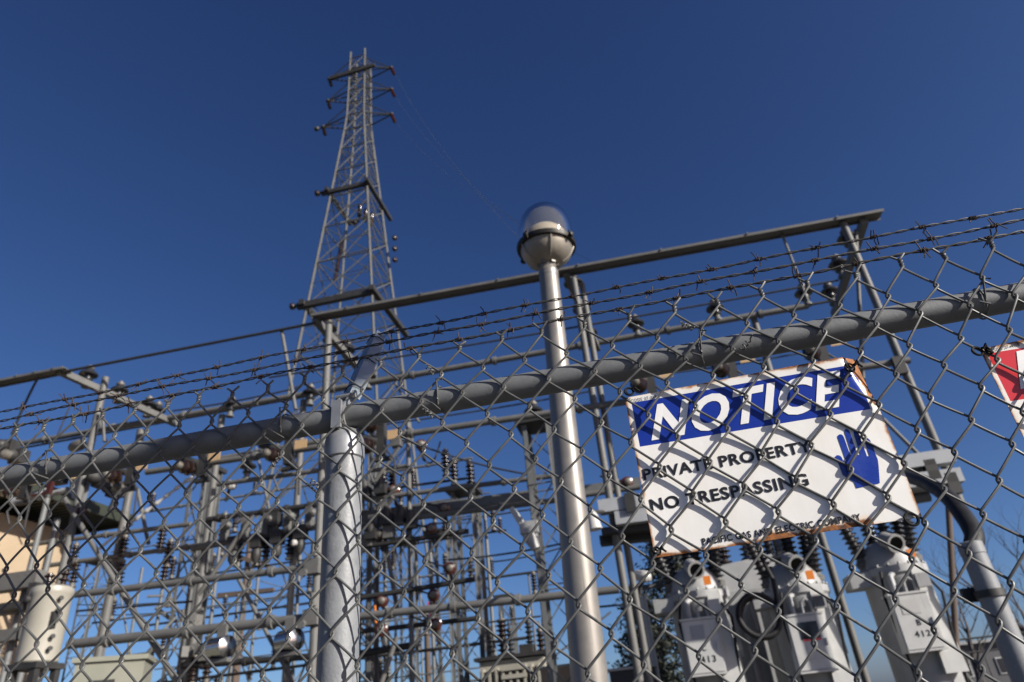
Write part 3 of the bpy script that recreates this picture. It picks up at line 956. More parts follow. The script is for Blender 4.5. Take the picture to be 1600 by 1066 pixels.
rear = thing('switchyard_gantry', 'rear steel pipe frame whose long rail shows just above the fence rail', 'steel gantry', (0, 14, 0))
pipe(rear, (-16.079, 14.000, 9.304), (4.299, 14.000, 9.078), .070, clamps=10)
pipe(rear, (-17.712, 14.600, 9.494), (5.026, 14.600, 9.414), .030, 'darksteel')
for q, r, zt in (((-12.258, 14.000, 7.908), .095, 9.1), ((-9.967, 14.000, 7.860), .08, 9.1), ((-7.749, 14.000, 8.234), .075, 9.1), ((-5.046, 14.000, 6.156), .052, 8.0), ((3.139, 14.000, 8.969), .07, 9.1)):
    column(rear, V(q).x, 14.1, zt, r)
pipe(rear, (-5.952, 14.000, 6.948), (-5.034, 14.000, 6.919), .05)
pipe(rear, (-6.020, 14.000, 6.305), (-1.819, 14.000, 6.162), .055, clamps=2)
pipe(rear, (-6.427, 14.500, 6.655), (-3.624, 14.500, 6.575), .030, 'darksteel')
pipe(rear, (-6.415, 14.000, 5.763), (-1.802, 14.000, 5.632), .060, clamps=2)
pipe(rear, (-1.635, 14.000, 5.661), (-0.033, 14.000, 5.643), .06)
b = MB(); b.bar((-6.326, 14.300, 6.022), (-2.352, 14.300, 5.909), .12, .20); b.bar((-1.312, 14.300, 5.832), (-0.017, 14.300, 5.824), .12, .20); b.build('plate_beam', 'steel2', rear)
pipe(rear, (-6.401, 14.000, 5.263), (-3.714, 14.000, 5.265), .055, 'darksteel')
pipe(rear, (-6.158, 14.000, 4.220), (-3.639, 14.000, 4.282), .055, 'darksteel')
pipe(rear, (-6.391, 14.400, 3.627), (-3.713, 14.400, 3.590), .05, 'darksteel')
pipe(rear, (-6.310, 14.400, 3.201), (-5.089, 14.400, 3.237), .07, 'darksteel')
pipe(rear, (-14.815, 14.000, 6.511), (-10.354, 14.000, 6.377), .055, clamps=3)
pipe(rear, (-14.046, 14.000, 5.925), (-8.159, 14.000, 5.815), .055, clamps=4)
pipe(rear, (-10.231, 14.000, 5.789), (-7.099, 14.000, 5.848), .062)
pipe(rear, (-9.917, 14.000, 6.418), (-7.093, 14.000, 6.352), .065, 'darksteel', clamps=5)
pipe(rear, (-10.077, 14.000, 3.345), (-7.174, 14.000, 3.220), .065, 'darksteel', clamps=3)
pipe(rear, (-10.007, 14.200, 7.965), (-7.305, 14.200, 7.967), .075)
pipe(rear, (-13.426, 14.500, 4.893), (-10.411, 14.500, 4.740), .025, 'darksteel')
for p0, p1, r in (((-13.874, 14.200, 10.019), (-13.354, 14.200, 9.013), .04), ((-12.125, 14.200, 7.537), (-11.556, 14.200, 6.130), .045), ((-8.992, 14.200, 8.092), (-8.331, 14.200, 5.970), .03),
                  ((-7.797, 14.200, 7.888), (-8.813, 14.200, 6.334), .035), ((-5.777, 14.300, 5.912), (-5.404, 14.300, 3.852), .05), ((-4.984, 14.300, 5.101), (-4.980, 14.300, 4.052), .035),
                  ((-4.804, 14.200, 8.014), (-5.383, 14.200, 9.133), .03)):
    pipe(rear, p0, p1, r, name='brace')

# ------------------------------------------------------------------ lattice columns
def lattice(p, w, z1, label, top=None, m='steel2', wy=None):
    x, y = V(p).x, V(p).y
    wy = wy or w
    g = thing('lattice_mast', label, 'lattice mast', (x, y, 0), 'lattice columns of the switchyard')
    t = .085 if w > .4 else .055
    for sx, sy in CR:
        b = MB(); b.angle((x + sx * w / 2, y + sy * wy / 2, 0), (x + sx * w / 2, y + sy * wy / 2, z1), t, t * .18, (1, 0, 0), -sx); b.build('leg', m, g, split=False)
    b = MB()
    n = max(4, int(z1 / (w * 1.25))); h = z1 / n
    for i in range(n):
        for j in range(4):
            p0, p1 = CR[j], CR[(j + 1) % 4]
            if i % 2: p0, p1 = p1, p0
            b.bar((x + p0[0] * w / 2, y + p0[1] * wy / 2, i * h), (x + p1[0] * w / 2, y + p1[1] * wy / 2, (i + 1) * h), t * .55, t * .2)
        if i % 3 == 0:
            for j in range(4):
                p0, p1 = CR[j], CR[(j + 1) % 4]
                b.bar((x + p0[0] * w / 2, y + p0[1] * wy / 2, i * h), (x + p1[0] * w / 2, y + p1[1] * wy / 2, i * h), t * .6, t * .2)
    b.build('bracing', m, g, split=False)
    c = MB(); c.box((x, y, z1 + .06), (w * 1.5, wy * 1.5, .12)); c.build('head_plate', 'darksteel', g)
    return g
lattice((-1.887, 13.000, 5.921), .50, V((-1.882, 13.000, 6.906)).z, 'wide grey lattice column just left of the silver lamp post')
lattice((-4.577, 17.000, 6.060), .55, V((-4.728, 17.000, 7.055)).z, 'lattice column midway between the fence post and the lamp post')
lattice((-6.183, 20.000, 5.111), .55, V((-6.272, 20.000, 6.819)).z, 'distant lattice column carrying round red insulators')
lattice((-6.241, 17.000, 4.255), .40, V((-6.303, 17.000, 5.976)).z, 'lattice column sharing the thin pipe behind the fence post')
lattice((-6.496, 15.000, 5.591), .42, V((-6.686, 15.000, 8.578)).z, 'dark lattice column hugging the right side of the fence post')
lattice((-12.310, 17.000, 5.953), .55, V((-12.597, 17.000, 8.889)).z, 'lattice column below the left switch heads, behind the diagonal brace')
lattice((-23.446, 26.000, 7.812), .70, V((-23.545, 26.000, 9.403)).z, 'far lattice column beside the cream cylinder')
lattice((-6.535, 30.000, 4.515), .5, V((-6.505, 30.000, 6.393)).z, 'thin far lattice column behind the tan transformer')

# ------------------------------------------------------------------ post insulators: steel pin, dark bell, pale cap
def make_post_ins():
    g = thing('post_insulator', '', 'insulator', (0, 0, 0))
    b = MB(); b.lathe((0, 0, -.02), (0, 0, 1), [(0, .075), (.03, .075), (.035, .05), (.16, .045)], 14); b.build('pin', 'steel', g)
    b = MB(); b.lathe((0, 0, .10), (0, 0, 1), [(0, .075), (.03, .085), (.045, .06), (.10, .065), (.115, .150), (.135, .158), (.165, .135), (.19, .085), (.27, .055)], 20); b.build('bell', 'greyporcelain', g)
    b = MB(); b.lathe((0, 0, .325), (0, 0, 1), [(0, .06), (.02, .075), (.05, .072), (.06, .045), (.09, .04)], 14); b.build('cap', 'cap', g)
    return g
pi_, used = make_post_ins(), []
for p, lab in (
    ((-11.965, 11.816, 9.260), 'dark bell insulator with grey cap near the outer end of the upper left side beam'),
    ((-11.906, 12.751, 9.260), 'dark bell insulator with yellowed cap, second along the upper left side beam'),
    ((-11.832, 13.702, 9.260), 'dark bell insulator, third along the upper left side beam'),
    ((-11.841, 14.054, 9.260), 'dark bell insulator at the inner end of the upper left side beam'),
    ((-9.680, 14.000, 8.987), 'dark bell insulator standing on the rear rail left of the fence post'),
    ((-7.523, 14.000, 8.900), 'dark bell insulator on the rear rail close beside the fence post'),
    ((-6.012, 14.000, 9.060), 'dark bell insulator on the rear rail right below the barb arm'),
    ((-5.970, 11.692, 9.140), 'dark bell insulator under the left end of the long top channel'),
    ((-5.995, 12.714, 9.140), 'dark bell insulator half hidden behind the barb arm'),
    ((-0.596, 11.784, 9.100), 'dark bell insulator high on the side beam right of the lamp post'),
    ((-0.562, 12.863, 9.100), 'dark bell insulator midway down the side beam right of the lamp post'),
    ((-0.537, 13.960, 9.100), 'dark bell insulator lowest on the side beam right of the lamp post'),
    ((4.859, 12.096, 9.080), 'dark bell insulator right under the right end of the top channel'),
    ((4.855, 13.013, 9.080), 'dark bell insulator second below the right end of the top channel'),
    ((4.876, 14.110, 9.080), 'dark bell insulator third below the right end of the top channel'),
    ((-1.902, 13.000, 6.966), 'dark bell insulator capping the wide lattice column'),
    ((-9.166, 14.200, 7.342), 'dark bell insulator with pale cap on the short rail left of the fence post'),
    ((2.366, 14.000, 9.140), 'greenish capped insulator on the rear rail above the notice sign'),
    ((4.308, 14.000, 9.109), 'greenish capped insulator at the right end of the rear rail'),
    ((0.559, 14.000, 9.126), 'greenish capped insulator on the rear rail right of the lamp post'),
):
    place(pi_, used, p, lab, 'bell insulators on the steel frames', 1.3)

# ------------------------------------------------------------------ switch heads on the front rail
def make_switch():
    g = thing('disconnect_switch', '', 'switch', (0, 0, 0))
    b = MB(); b.box((0, 0, .05), (.15, .14, .62)); b.box((0, -.02, .40), (.12, .12, .16)); b.box((0.02, 0, -.34), (.30, .10, .06)); b.build('bracket', 'darksteel', g)
    for z, x in ((.26, -.10), (-.12, -.16)):
        b = MB(); d = V(-.35, -1, .05).normalized()
        b.lathe((x, -.06, z), d, [(0, .06), (.05, .06), (.07, .135), (.10, .14), (.13, .075), (.16, .075), (.18, .13), (.21, .13), (.25, .06)], 14); q = b.build('insulator', 'porcelain', g)
        c = MB(); c.lathe(V(x, -.06, z) + d * .245, d, [(0, .062), (.05, .075), (.09, .070), (.115, .03)], 12); c.build('cap', 'cap', q)
    b = MB(); b.tube([(-.06, -.05, -.02), (-.52, -.12, .18)], [.065, .075], 10); b.tube([(-.52, -.12, .18), (-.60, -.13, .22)], [.045, .03], 8); b.build('switch_arm', 'darksteel', g)
    b = MB(); b.box((.27, -.09, .06), (.24, .012, .17)); b.build('number_plate', 'plate', g)
    b = MB(); b.tube([(.05, -.05, -.1), (.28, -.1, -.42), (.30, -.1, -.9)], .018, 6); b.tube([(-.1, -.05, -.3), (-.22, -.08, -.5), (-.12, -.05, -.75)], .02, 6); b.build('jumper', 'cable', g)
    return g
sw, used = make_switch(), []
for p, lab in (
    ((-9.463, 10.850, 6.508), 'dark switch head with tan plate at the left end of the front rail'),
    ((-7.934, 10.850, 6.436), 'dark switch head with tan plate midway along the left front rail'),
    ((-6.185, 10.850, 6.381), 'dark switch head with tan plate close left of the fence post'),
    ((0.474, 10.850, 6.511), 'dark switch head with tan plates above the left corner of the notice sign'),
    ((1.832, 10.850, 6.534), 'dark switch head with tan plates above the middle of the notice sign'),
    ((3.288, 10.850, 6.551), 'dark switch head with tan plate above the right corner of the notice sign'),
    ((-4.388, 10.850, 6.258), 'dark switch head right of the fence post cap'),
    ((-11.863, 10.900, 6.622), 'dark switch head over the green roof at the far left'),
):
    place(sw, used, p, lab, 'switch heads with tan plates')

# round disc insulators seen end on
def make_disc():
    g = thing('disc_insulator', '', 'insulator', (0, 0, 0))
    b = MB(); d = V(.25, -1, -.1).normalized()
    b.lathe((0, .16, 0), d, [(0, .05), (.04, .09), (.05, .125), (.08, .13), (.11, .08), (.14, .08), (.155, .12), (.185, .118), (.21, .06)], 18); q = b.build('discs', 'redporcelain', g)
    c = MB(); c.lathe(V(0, .16, 0) + d * .20, d, [(0, .065), (.06, .07), (.08, .03)], 12); c.build('cap', 'cap', q)
    b = MB(); b.bar((0, .2, -.12), (.05, .18, -.34), .05, .12); b.tube([(0, .03, 0), (-.3, .0, .12), (-.5, .05, .22)], .022, 6); b.build('clip', 'darksteel', g)
    return g
ds, used = make_disc(), []
for p, lab in (
    ((-4.750, 14.000, 7.390), 'red brown disc insulator at the head of the thin pipe'),
    ((-4.266, 14.000, 5.853), 'red brown disc insulator on the plate beam, highest of its column'),
    ((-4.568, 14.000, 5.455), 'red brown disc insulator below the plate beam'),
    ((-4.195, 14.000, 4.583), 'red brown disc insulator right of the far lattice column'),
    ((-5.677, 14.000, 4.124), 'red brown disc insulator with orange ribbon near the fence post'),
    ((-4.572, 14.000, 4.100), 'red brown disc insulator with pink ribbon'),
    ((-5.702, 14.000, 3.561), 'dark disc insulator lowest beside the fence post'),
    ((-4.551, 14.000, 3.536), 'dark disc insulator under the long lower rail'),
    ((-0.310, 14.000, 5.795), 'brown disc insulator between the twin columns and the notice sign'),
    ((-5.742, 14.000, 5.500), 'brown disc insulator on the dark lattice column'),
    ((-5.416, 14.000, 6.431), 'red brown disc insulator by the slanting light brace'),
):
    place(ds, used, p, lab, 'disc insulators seen end on')
for p, m, lab in (((-5.706, 13.800, 4.002), 'orange', 'orange ribbon hanging from a disc insulator near the fence post'), ((-4.578, 13.800, 3.939), 'red', 'pink ribbon hanging from a disc insulator right of the thin pipe')):
    p = V(p); b = MB(); b.bar(p, p + V(.03, 0, -.34), .012, .06, (0, 1, 0)); tag(b.build('ribbon', m), lab, 'ribbon')

# upright brown insulator stacks
def make_stack(m='porcelain'):
    g = thing('insulator_stack', '', 'insulator', (0, 0, 0))
    b = MB(); sheds(b, (0, 0, 0), (0, 0, 1), .46, .105, 5, .05, 12); b.build('sheds', m, g)
    c = MB(); c.lathe((0, 0, .45), (0, 0, 1), [(0, .05), (.02, .075), (.07, .075), (.09, .03), (.13, .02)], 10); c.lathe((0, 0, -.09), (0, 0, 1), [(0, .09), (.03, .09), (.04, .06), (.1, .06)], 10); c.build('end_fitting', 'cap', g)
    return g
st, used = make_stack(), []
SG = 'upright brown insulator stacks'
for p, lab in (
    ((-4.233, 14.300, 6.732), 'brown insulator stack, left one of the pair right of the thin pipe'),
    ((-4.050, 14.300, 6.494), 'brown insulator stack, right one of the pair right of the thin pipe'),
    ((-3.672, 14.300, 6.360), 'small dark insulator stack on the pipe left of the lamp post'),
    ((-5.732, 14.300, 6.491), 'brown insulator stack behind the slanting light brace'),
    ((-5.518, 14.300, 6.428), 'brown insulator stack beside the thin pipe'),
    ((-9.026, 14.000, 5.316), 'dark insulator stack at the left end of the hanging switch bank'),
    ((-8.589, 14.000, 5.285), 'dark insulator stack second in the hanging switch bank'),
    ((-8.363, 14.000, 5.338), 'dark insulator stack third in the hanging switch bank'),
    ((-7.796, 14.000, 5.316), 'dark insulator stack fourth in the hanging switch bank'),
    ((-11.065, 14.000, 5.904), 'dark insulator stack left of the lattice column, upper rail'),
    ((-10.807, 14.000, 5.553), 'dark insulator stack left of the lattice column, lower rail'),
    ((-10.846, 14.000, 5.138), 'dark insulator stack hanging below the lower left rail'),
    ((-12.046, 14.000, 5.834), 'dark insulator stack near the top of the diagonal brace'),
    ((-12.005, 14.000, 5.257), 'dark insulator stack under the rail by the diagonal brace'),
    ((-13.363, 14.000, 5.820), 'dark insulator stack right of the tan building'),
    ((-13.242, 14.000, 5.414), 'dark insulator stack above the cream cylinder'),
    ((-9.483, 14.000, 3.031), 'dark insulator stack under the dark lower rail'),
    ((-9.803, 14.000, 3.015), 'dark insulator stack below the polished can'),
    ((-9.485, 14.000, 5.974), 'dark insulator stack beside the hanging switch bank'),
):
    place(st, used, p, lab, SG)
# hanging switch bank between two rails
bank = thing('switch_bank', 'dark bank of switch gear slung between two rails left of the fence post', 'switchgear', (-8.340, 14.000, 5.926))
b = MB()
for px in ((-9.435, 14.000, 6.083), (-8.922, 14.000, 6.067), (-8.385, 14.000, 6.077), (-7.883, 14.000, 6.062), (-7.356, 14.000, 6.071)):
    b.box(px, (.14, .2, .5)); b.lathe(V(px) + V(.15, -.1, .05), (0, -1, .2), [(0, .06), (.04, .10), (.1, .10), (.16, .04)], 10)
b.build('switch_unit', 'steel', bank)
b = MB()
for px in ((-9.106, 13.900, 5.728), (-8.542, 13.900, 5.705), (-8.049, 13.900, 5.721), (-7.500, 13.900, 5.756), (-8.146, 13.900, 6.134)):
    b.box(px, (.24, .24, .30)); b.lathe(V(px) + V(0, 0, -.15), (0, 0, -1), [(0, .09), (.1, .11), (.2, .11), (.34, .03)], 10)
b.build('contact_box', 'darksteel', bank)
b = MB()
for px in ((-7.529, 13.700, 5.508), (-8.929, 13.700, 6.201)): b.lathe(px, (.5, -1, -.5), [(0, .05), (.12, .075), (.2, .03)], 12)
b.build('pale_cap', 'white', bank)
bank2 = thing('switch_bank', 'cluster of switch gear on the lattice column right of the fence post', 'switchgear', (-5.596, 14.000, 5.954))
b = MB()
for px in ((-6.199, 14.000, 6.188), (-5.818, 14.000, 5.775), (-5.479, 14.000, 5.490), (-5.596, 14.000, 6.025), (-5.961, 14.000, 5.379), (-6.228, 14.000, 7.550), (-5.287, 14.000, 7.546)):
    b.box(px, (.22, .2, .26)); b.tube([V(px), V(px) + V(.25, -.1, .2)], .05, 8)
b.build('switch_unit', 'steel', bank2)
b = MB()
for px in ((-6.009, 13.900, 6.422), (-5.632, 13.900, 6.436), (-5.483, 13.900, 5.744), (-4.947, 13.900, 5.583), (-5.847, 13.900, 5.479), (-5.148, 13.900, 5.695)):
    b.box(px, (.26, .2, .22)); b.lathe(V(px), (0, -.3, 1), [(0, .09), (.2, .11), (.3, .04)], 10)
b.build('contact_box', 'darksteel', bank2)
bank3 = thing('switch_bank', 'tangle of clamps and fittings on the lattice column under the lower left rails', 'switchgear', (-10.125, 14.000, 4.116))
b = MB(); q = random.Random(4)
for i in range(22):
    c = lerp((-10.361, 14.000, 4.803), (-9.671, 14.000, 3.315), q.random()) + V(q.uniform(-.3, .3), q.uniform(-.3, .1), q.uniform(-.2, .2))
    if i % 2: b.box(c, (q.uniform(.08, .22), .12, q.uniform(.08, .22)), q.uniform(0, 1))
    else: b.tube([c, c + V(q.uniform(-.4, .4), q.uniform(-.2, .2), q.uniform(-.3, .3))], q.uniform(.02, .05), 7)
b.build('fittings', 'steel', bank3)

# glass-white strain string slanting across the left yard
strain = thing('strain_insulator', 'pale segmented strain insulator slanting down left across the yard', 'insulator', (-9.793, 13.000, 7.081))
b = MB(); p0, p1 = V((-9.751, 13.000, 7.119)), V((-11.320, 13.000, 6.156)); L = (p1 - p0).length
sheds(b, p0, p1 - p0, L, .052, 7, .028, 10); b.build('segments', 'white', strain)
b = MB(); b.tube([p1, V((-11.865, 13.000, 5.759))], .03, 6); b.build('rod', 'steel', strain)
arr = thing('surge_arrester', 'pale tube slanting onto the wide lattice column', 'arrester', (-2.546, 13.000, 5.299))
b = MB(); b.tube([(-2.557, 13.000, 5.325), (-2.361, 13.000, 4.971)], [.05, .075], 12); b.build('tube', 'white', arr)
b = MB(); b.box((-2.197, 12.800, 4.828), (.34, .3, .22)); b.box((-2.186, 12.800, 4.706), (.26, .24, .12)); b.tube([(-2.219, 12.700, 4.665), (-2.100, 12.700, 4.414)], [.13, .08], 10); b.build('switch_box', 'tankgrey', arr)

# polished instrument cans under the lower rail
for p, lab in (((-7.182, 10.900, 3.166), 'polished metal can hanging under the lower rail at left'), ((-5.968, 10.900, 3.138), 'polished metal can hanging close to the left column')):
    g = thing('instrument_transformer', lab, 'transformer', p, 'polished cans under the lower rail')
    p = V(p); d = V(1, -.35, 0).normalized()
    b = MB(); b.lathe(p - d * .19, d, [(0, .15), (.015, .17), (.36, .17), (.375, .14), (.40, .05)], 28); b.build('can', 'chrome', g)
    b = MB(); b.lathe(p - d * .23, d, [(0, .12), (.045, .155)], 20); b.build('end_cap', 'greyporcelain', g)
    b = MB(); b.bar(p + V(0, 0, .16), p + V(0, 0, .34), .06, .16, (1, 0, 0)); b.box(p + V(0, 0, -.20), (.36, .16, .06)); b.build('hanger', 'steel', g)
# small white floodlights and lamps in the yard
for p, lab in (((-8.090, 12.000, 6.360), 'pale glass floodlight beside the left switch heads'), ((-0.282, 12.500, 3.646), 'bright small globe lamp left of the grey breakers')):
    g = thing('yard_light', lab, 'light', p)
    p = V(p); b = MB(); b.lathe(p + V(-.13, 0, .06), (1, -.2, -.35), [(0, .05), (.05, .09), (.24, .10), (.30, .05)], 14); b.build('lamp_head', 'white', g)
    b = MB(); b.tube([p, p + V(-.1, .05, -.3)], .03, 8); b.build('bracket', 'darksteel', g)
hb = thing('pole_fixture', 'white bell shaped fixture hanging right of the lamp post', 'light', (-0.785, 10.000, 4.090))
b = MB(); b.lathe(V((-0.783, 10.000, 4.231)), (.06, 0, -1), [(0, .05), (.05, .08), (.22, .10), (.26, .11)], 16); b.build('bell', 'white', hb)
b = MB(); b.tube([(-0.783, 10.000, 4.231), (-0.598, 11.000, 4.455)], .03, 8); b.build('bracket', 'darksteel', hb)

# overhead bus wires and thin lines, each strung between supports
def wire(p0, p1, sag, r, lab, m='cable'):
    p0, p1 = V(p0), V(p1)
    pts = [lerp(p0, p1, t / 14) + V(0, 0, -sag * 4 * (t / 14) * (1 - t / 14)) for t in range(15)]
    b = MB(); b.tube(pts, r, 6)
    o = b.build('power_line', m)
    return tag(o, lab, 'cable', 'thin wires across the switchyard')
for a in (
    ((-8.079, 13.000, 9.278), (4.739, 13.000, 9.002), .05, .022, 'thin bus wire running just under the top channel'),
    ((-6.690, 15.000, 8.808), (-0.620, 15.000, 8.640), .06, .020, 'upper thin wire of the pair below the fence rail'),
    ((-6.684, 15.000, 8.526), (-0.655, 15.000, 8.407), .06, .020, 'lower thin wire of the pair below the fence rail'),
    ((-4.675, 14.000, 7.331), (-1.582, 14.000, 6.068), .12, .022, 'thin wire sagging down to the wide lattice column'),
    ((-4.888, 14.400, 7.461), (-4.369, 14.400, 7.530), .45, .020, 'slack jumper loop at the head of the thin pipe'),
    ((-4.487, 15.000, 4.961), (-1.808, 15.000, 4.968), .05, .022, 'thin wire reaching the wide lattice column above the transformer'),
    ((-4.166, 18.000, 5.420), (-2.268, 18.000, 5.540), .05, .020, 'faint wire behind the wide lattice column'),
    ((-4.665, 18.000, 5.257), (-3.563, 18.000, 3.676), .05, .016, 'thin wire dropping to the tan transformer bushings'),
    ((-3.984, 16.000, 3.699), (-2.706, 16.000, 3.684), .0, .022, 'short bus bar over the tan transformer'),
    ((-1.418, 14.000, 3.463), (-0.778, 14.000, 3.443), .0, .022, 'thin wire right of the lamp post base'),
    ((-1.081, 15.000, 8.695), (4.705, 15.000, 8.596), .08, .018, 'thin wire crossing behind the top of the notice sign'),
    ((0.219, 15.000, 8.578), (4.092, 15.000, 8.438), .05, .018, 'second thin wire crossing behind the top of the notice sign'),
    ((-20.427, 22.000, 6.819), (-11.057, 22.000, 6.355), .2, .018, 'upper faint wire low across the left yard'),
    ((-20.332, 22.000, 6.442), (-11.044, 22.000, 6.088), .2, .018, 'lower faint wire low across the left yard'),
    ((-12.433, 11.000, 9.201), (-13.287, 11.500, 8.182), -.15, .026, 'drop wire curving down from the left channel'),
    ((-13.435, 13.000, 9.794), (-13.671, 13.000, 8.637), -.05, .020, 'short drop wire left of the upper side beam'),
    ((-15.257, 13.000, 8.743), (-11.709, 13.000, 8.789), .05, .025, 'dark wire just over the rear rail at the far left'),
    ((-11.338, 14.000, 9.432), (-7.794, 14.000, 9.422), .05, .022, 'dark wire above the fence rail left of the post'),
):
    wire(*a)
# wooden utility pole and slender poles far behind the yard
up = thing('utility_pole', 'brown timber utility pole with two crossarms far behind the left yard', 'utility pole', (V((-23.866, 38.000, 9.058)).x, 38, 0))
x = V((-23.866, 38.000, 9.058)).x
b = MB(); b.tube([(x, 38, 0), (x, 38, V((-23.874, 38.000, 12.935)).z)], [.20, .14], 12); b.build('trunk', 'wood', up)
b = MB(); b.bar((-24.680, 37.800, 12.126), (-22.280, 37.800, 11.133), .16, .24); b.bar((-25.490, 37.800, 9.906), (-21.874, 37.800, 9.778), .16, .26); b.build('crossarm', 'wood', up)
for pa, pb, r, v, lab in (((-12.358, 30.000, 8.633), (-12.265, 30.000, 3.758), .10, 30, 'thin rusty pole right of the fence post'), ((-8.036, 24.000, 4.742), (-7.887, 24.000, 3.134), .12, 24, 'brown pole under the red disc insulators'),
                          ((-18.941, 30.000, 6.406), (-18.927, 30.000, 4.425), .13, 30, 'rusty pole below the left lower rail'), ((-5.417, 30.000, 7.174), (-5.626, 30.000, 4.415), .05, 30, 'thin pale rod behind the tan transformer')):
    x = V(pa).x
    b = MB(); b.tube([(x, v, 0), (x, v, V(pa).z)], [r, r * .8], 10)
    g = thing('slender_pole', lab, 'pole', (x, v, 0), None)
    b.build('shaft', 'wood' if 'pale' not in lab else 'steel', g)
    c = MB(); c.lathe((x, v, V(pa).z), (0, 0, 1), [(0, r), (.06, r * 1.2), (.12, r * .4)], 10); c.build('pole_cap', 'darksteel', g)

# a third, finer pipe frame further back, hung with small insulators
fin = thing('bus_gantry', 'fine dark pipe gantry deep in the yard behind the fence post', 'steel gantry', (-8, 20, 0))
q = random.Random(12)
def zl(s, v): return 1.6 + s * v
spots_ = []
for v, x0, x1, ss, dx in ((19.5, -17.5, -3.6, (.375, .315, .255, .205, .150, .105, .06), 1.55), (23, -19.5, -2.5, (.28, .19, .125, .075), 2.1)):
    for i, s_ in enumerate(ss):
        a, b_ = (x0 + q.uniform(0, 2.5), x1 - q.uniform(0, 2.0))
        pipe(fin, (a, v, zl(s_, v)), (b_, v, zl(s_, v)), q.choice((.022, .03, .042)), q.choice(('darksteel', 'steel2', 'steel2')), clamps=4)
        x = a + q.uniform(.3, 1.2)
        while x < b_ - .3:
            if q.random() < .62: spots_.append((x, v - .12, zl(s_, v) + (.10 if q.random() < .6 else -.60)))
            x += q.uniform(.7, 1.7)
    x = x0 + .6
    while x < x1:
        column(fin, x, v + .12, zl(ss[0], v) + q.uniform(-2.2, .2), q.choice((.032, .042, .05)), 'steel2')
        if q.random() < .5:
            pipe(fin, (x, v + .1, zl(ss[-1], v)), (x + dx * q.choice((-1, 1)), v + .1, zl(ss[2], v)), .03, 'steel2', name='brace')
        x += dx + q.uniform(-.3, .3)
for i, p in enumerate(spots_):
    o = copy_tree(st)
    o.location = p; s_ = q.uniform(.75, 1.15); o.scale = (s_, s_, s_)
    o['label'] = 'small dark insulator stack on the fine pipe frame deep in the yard'
    o['group'] = 'small insulators on the fine pipe frame'

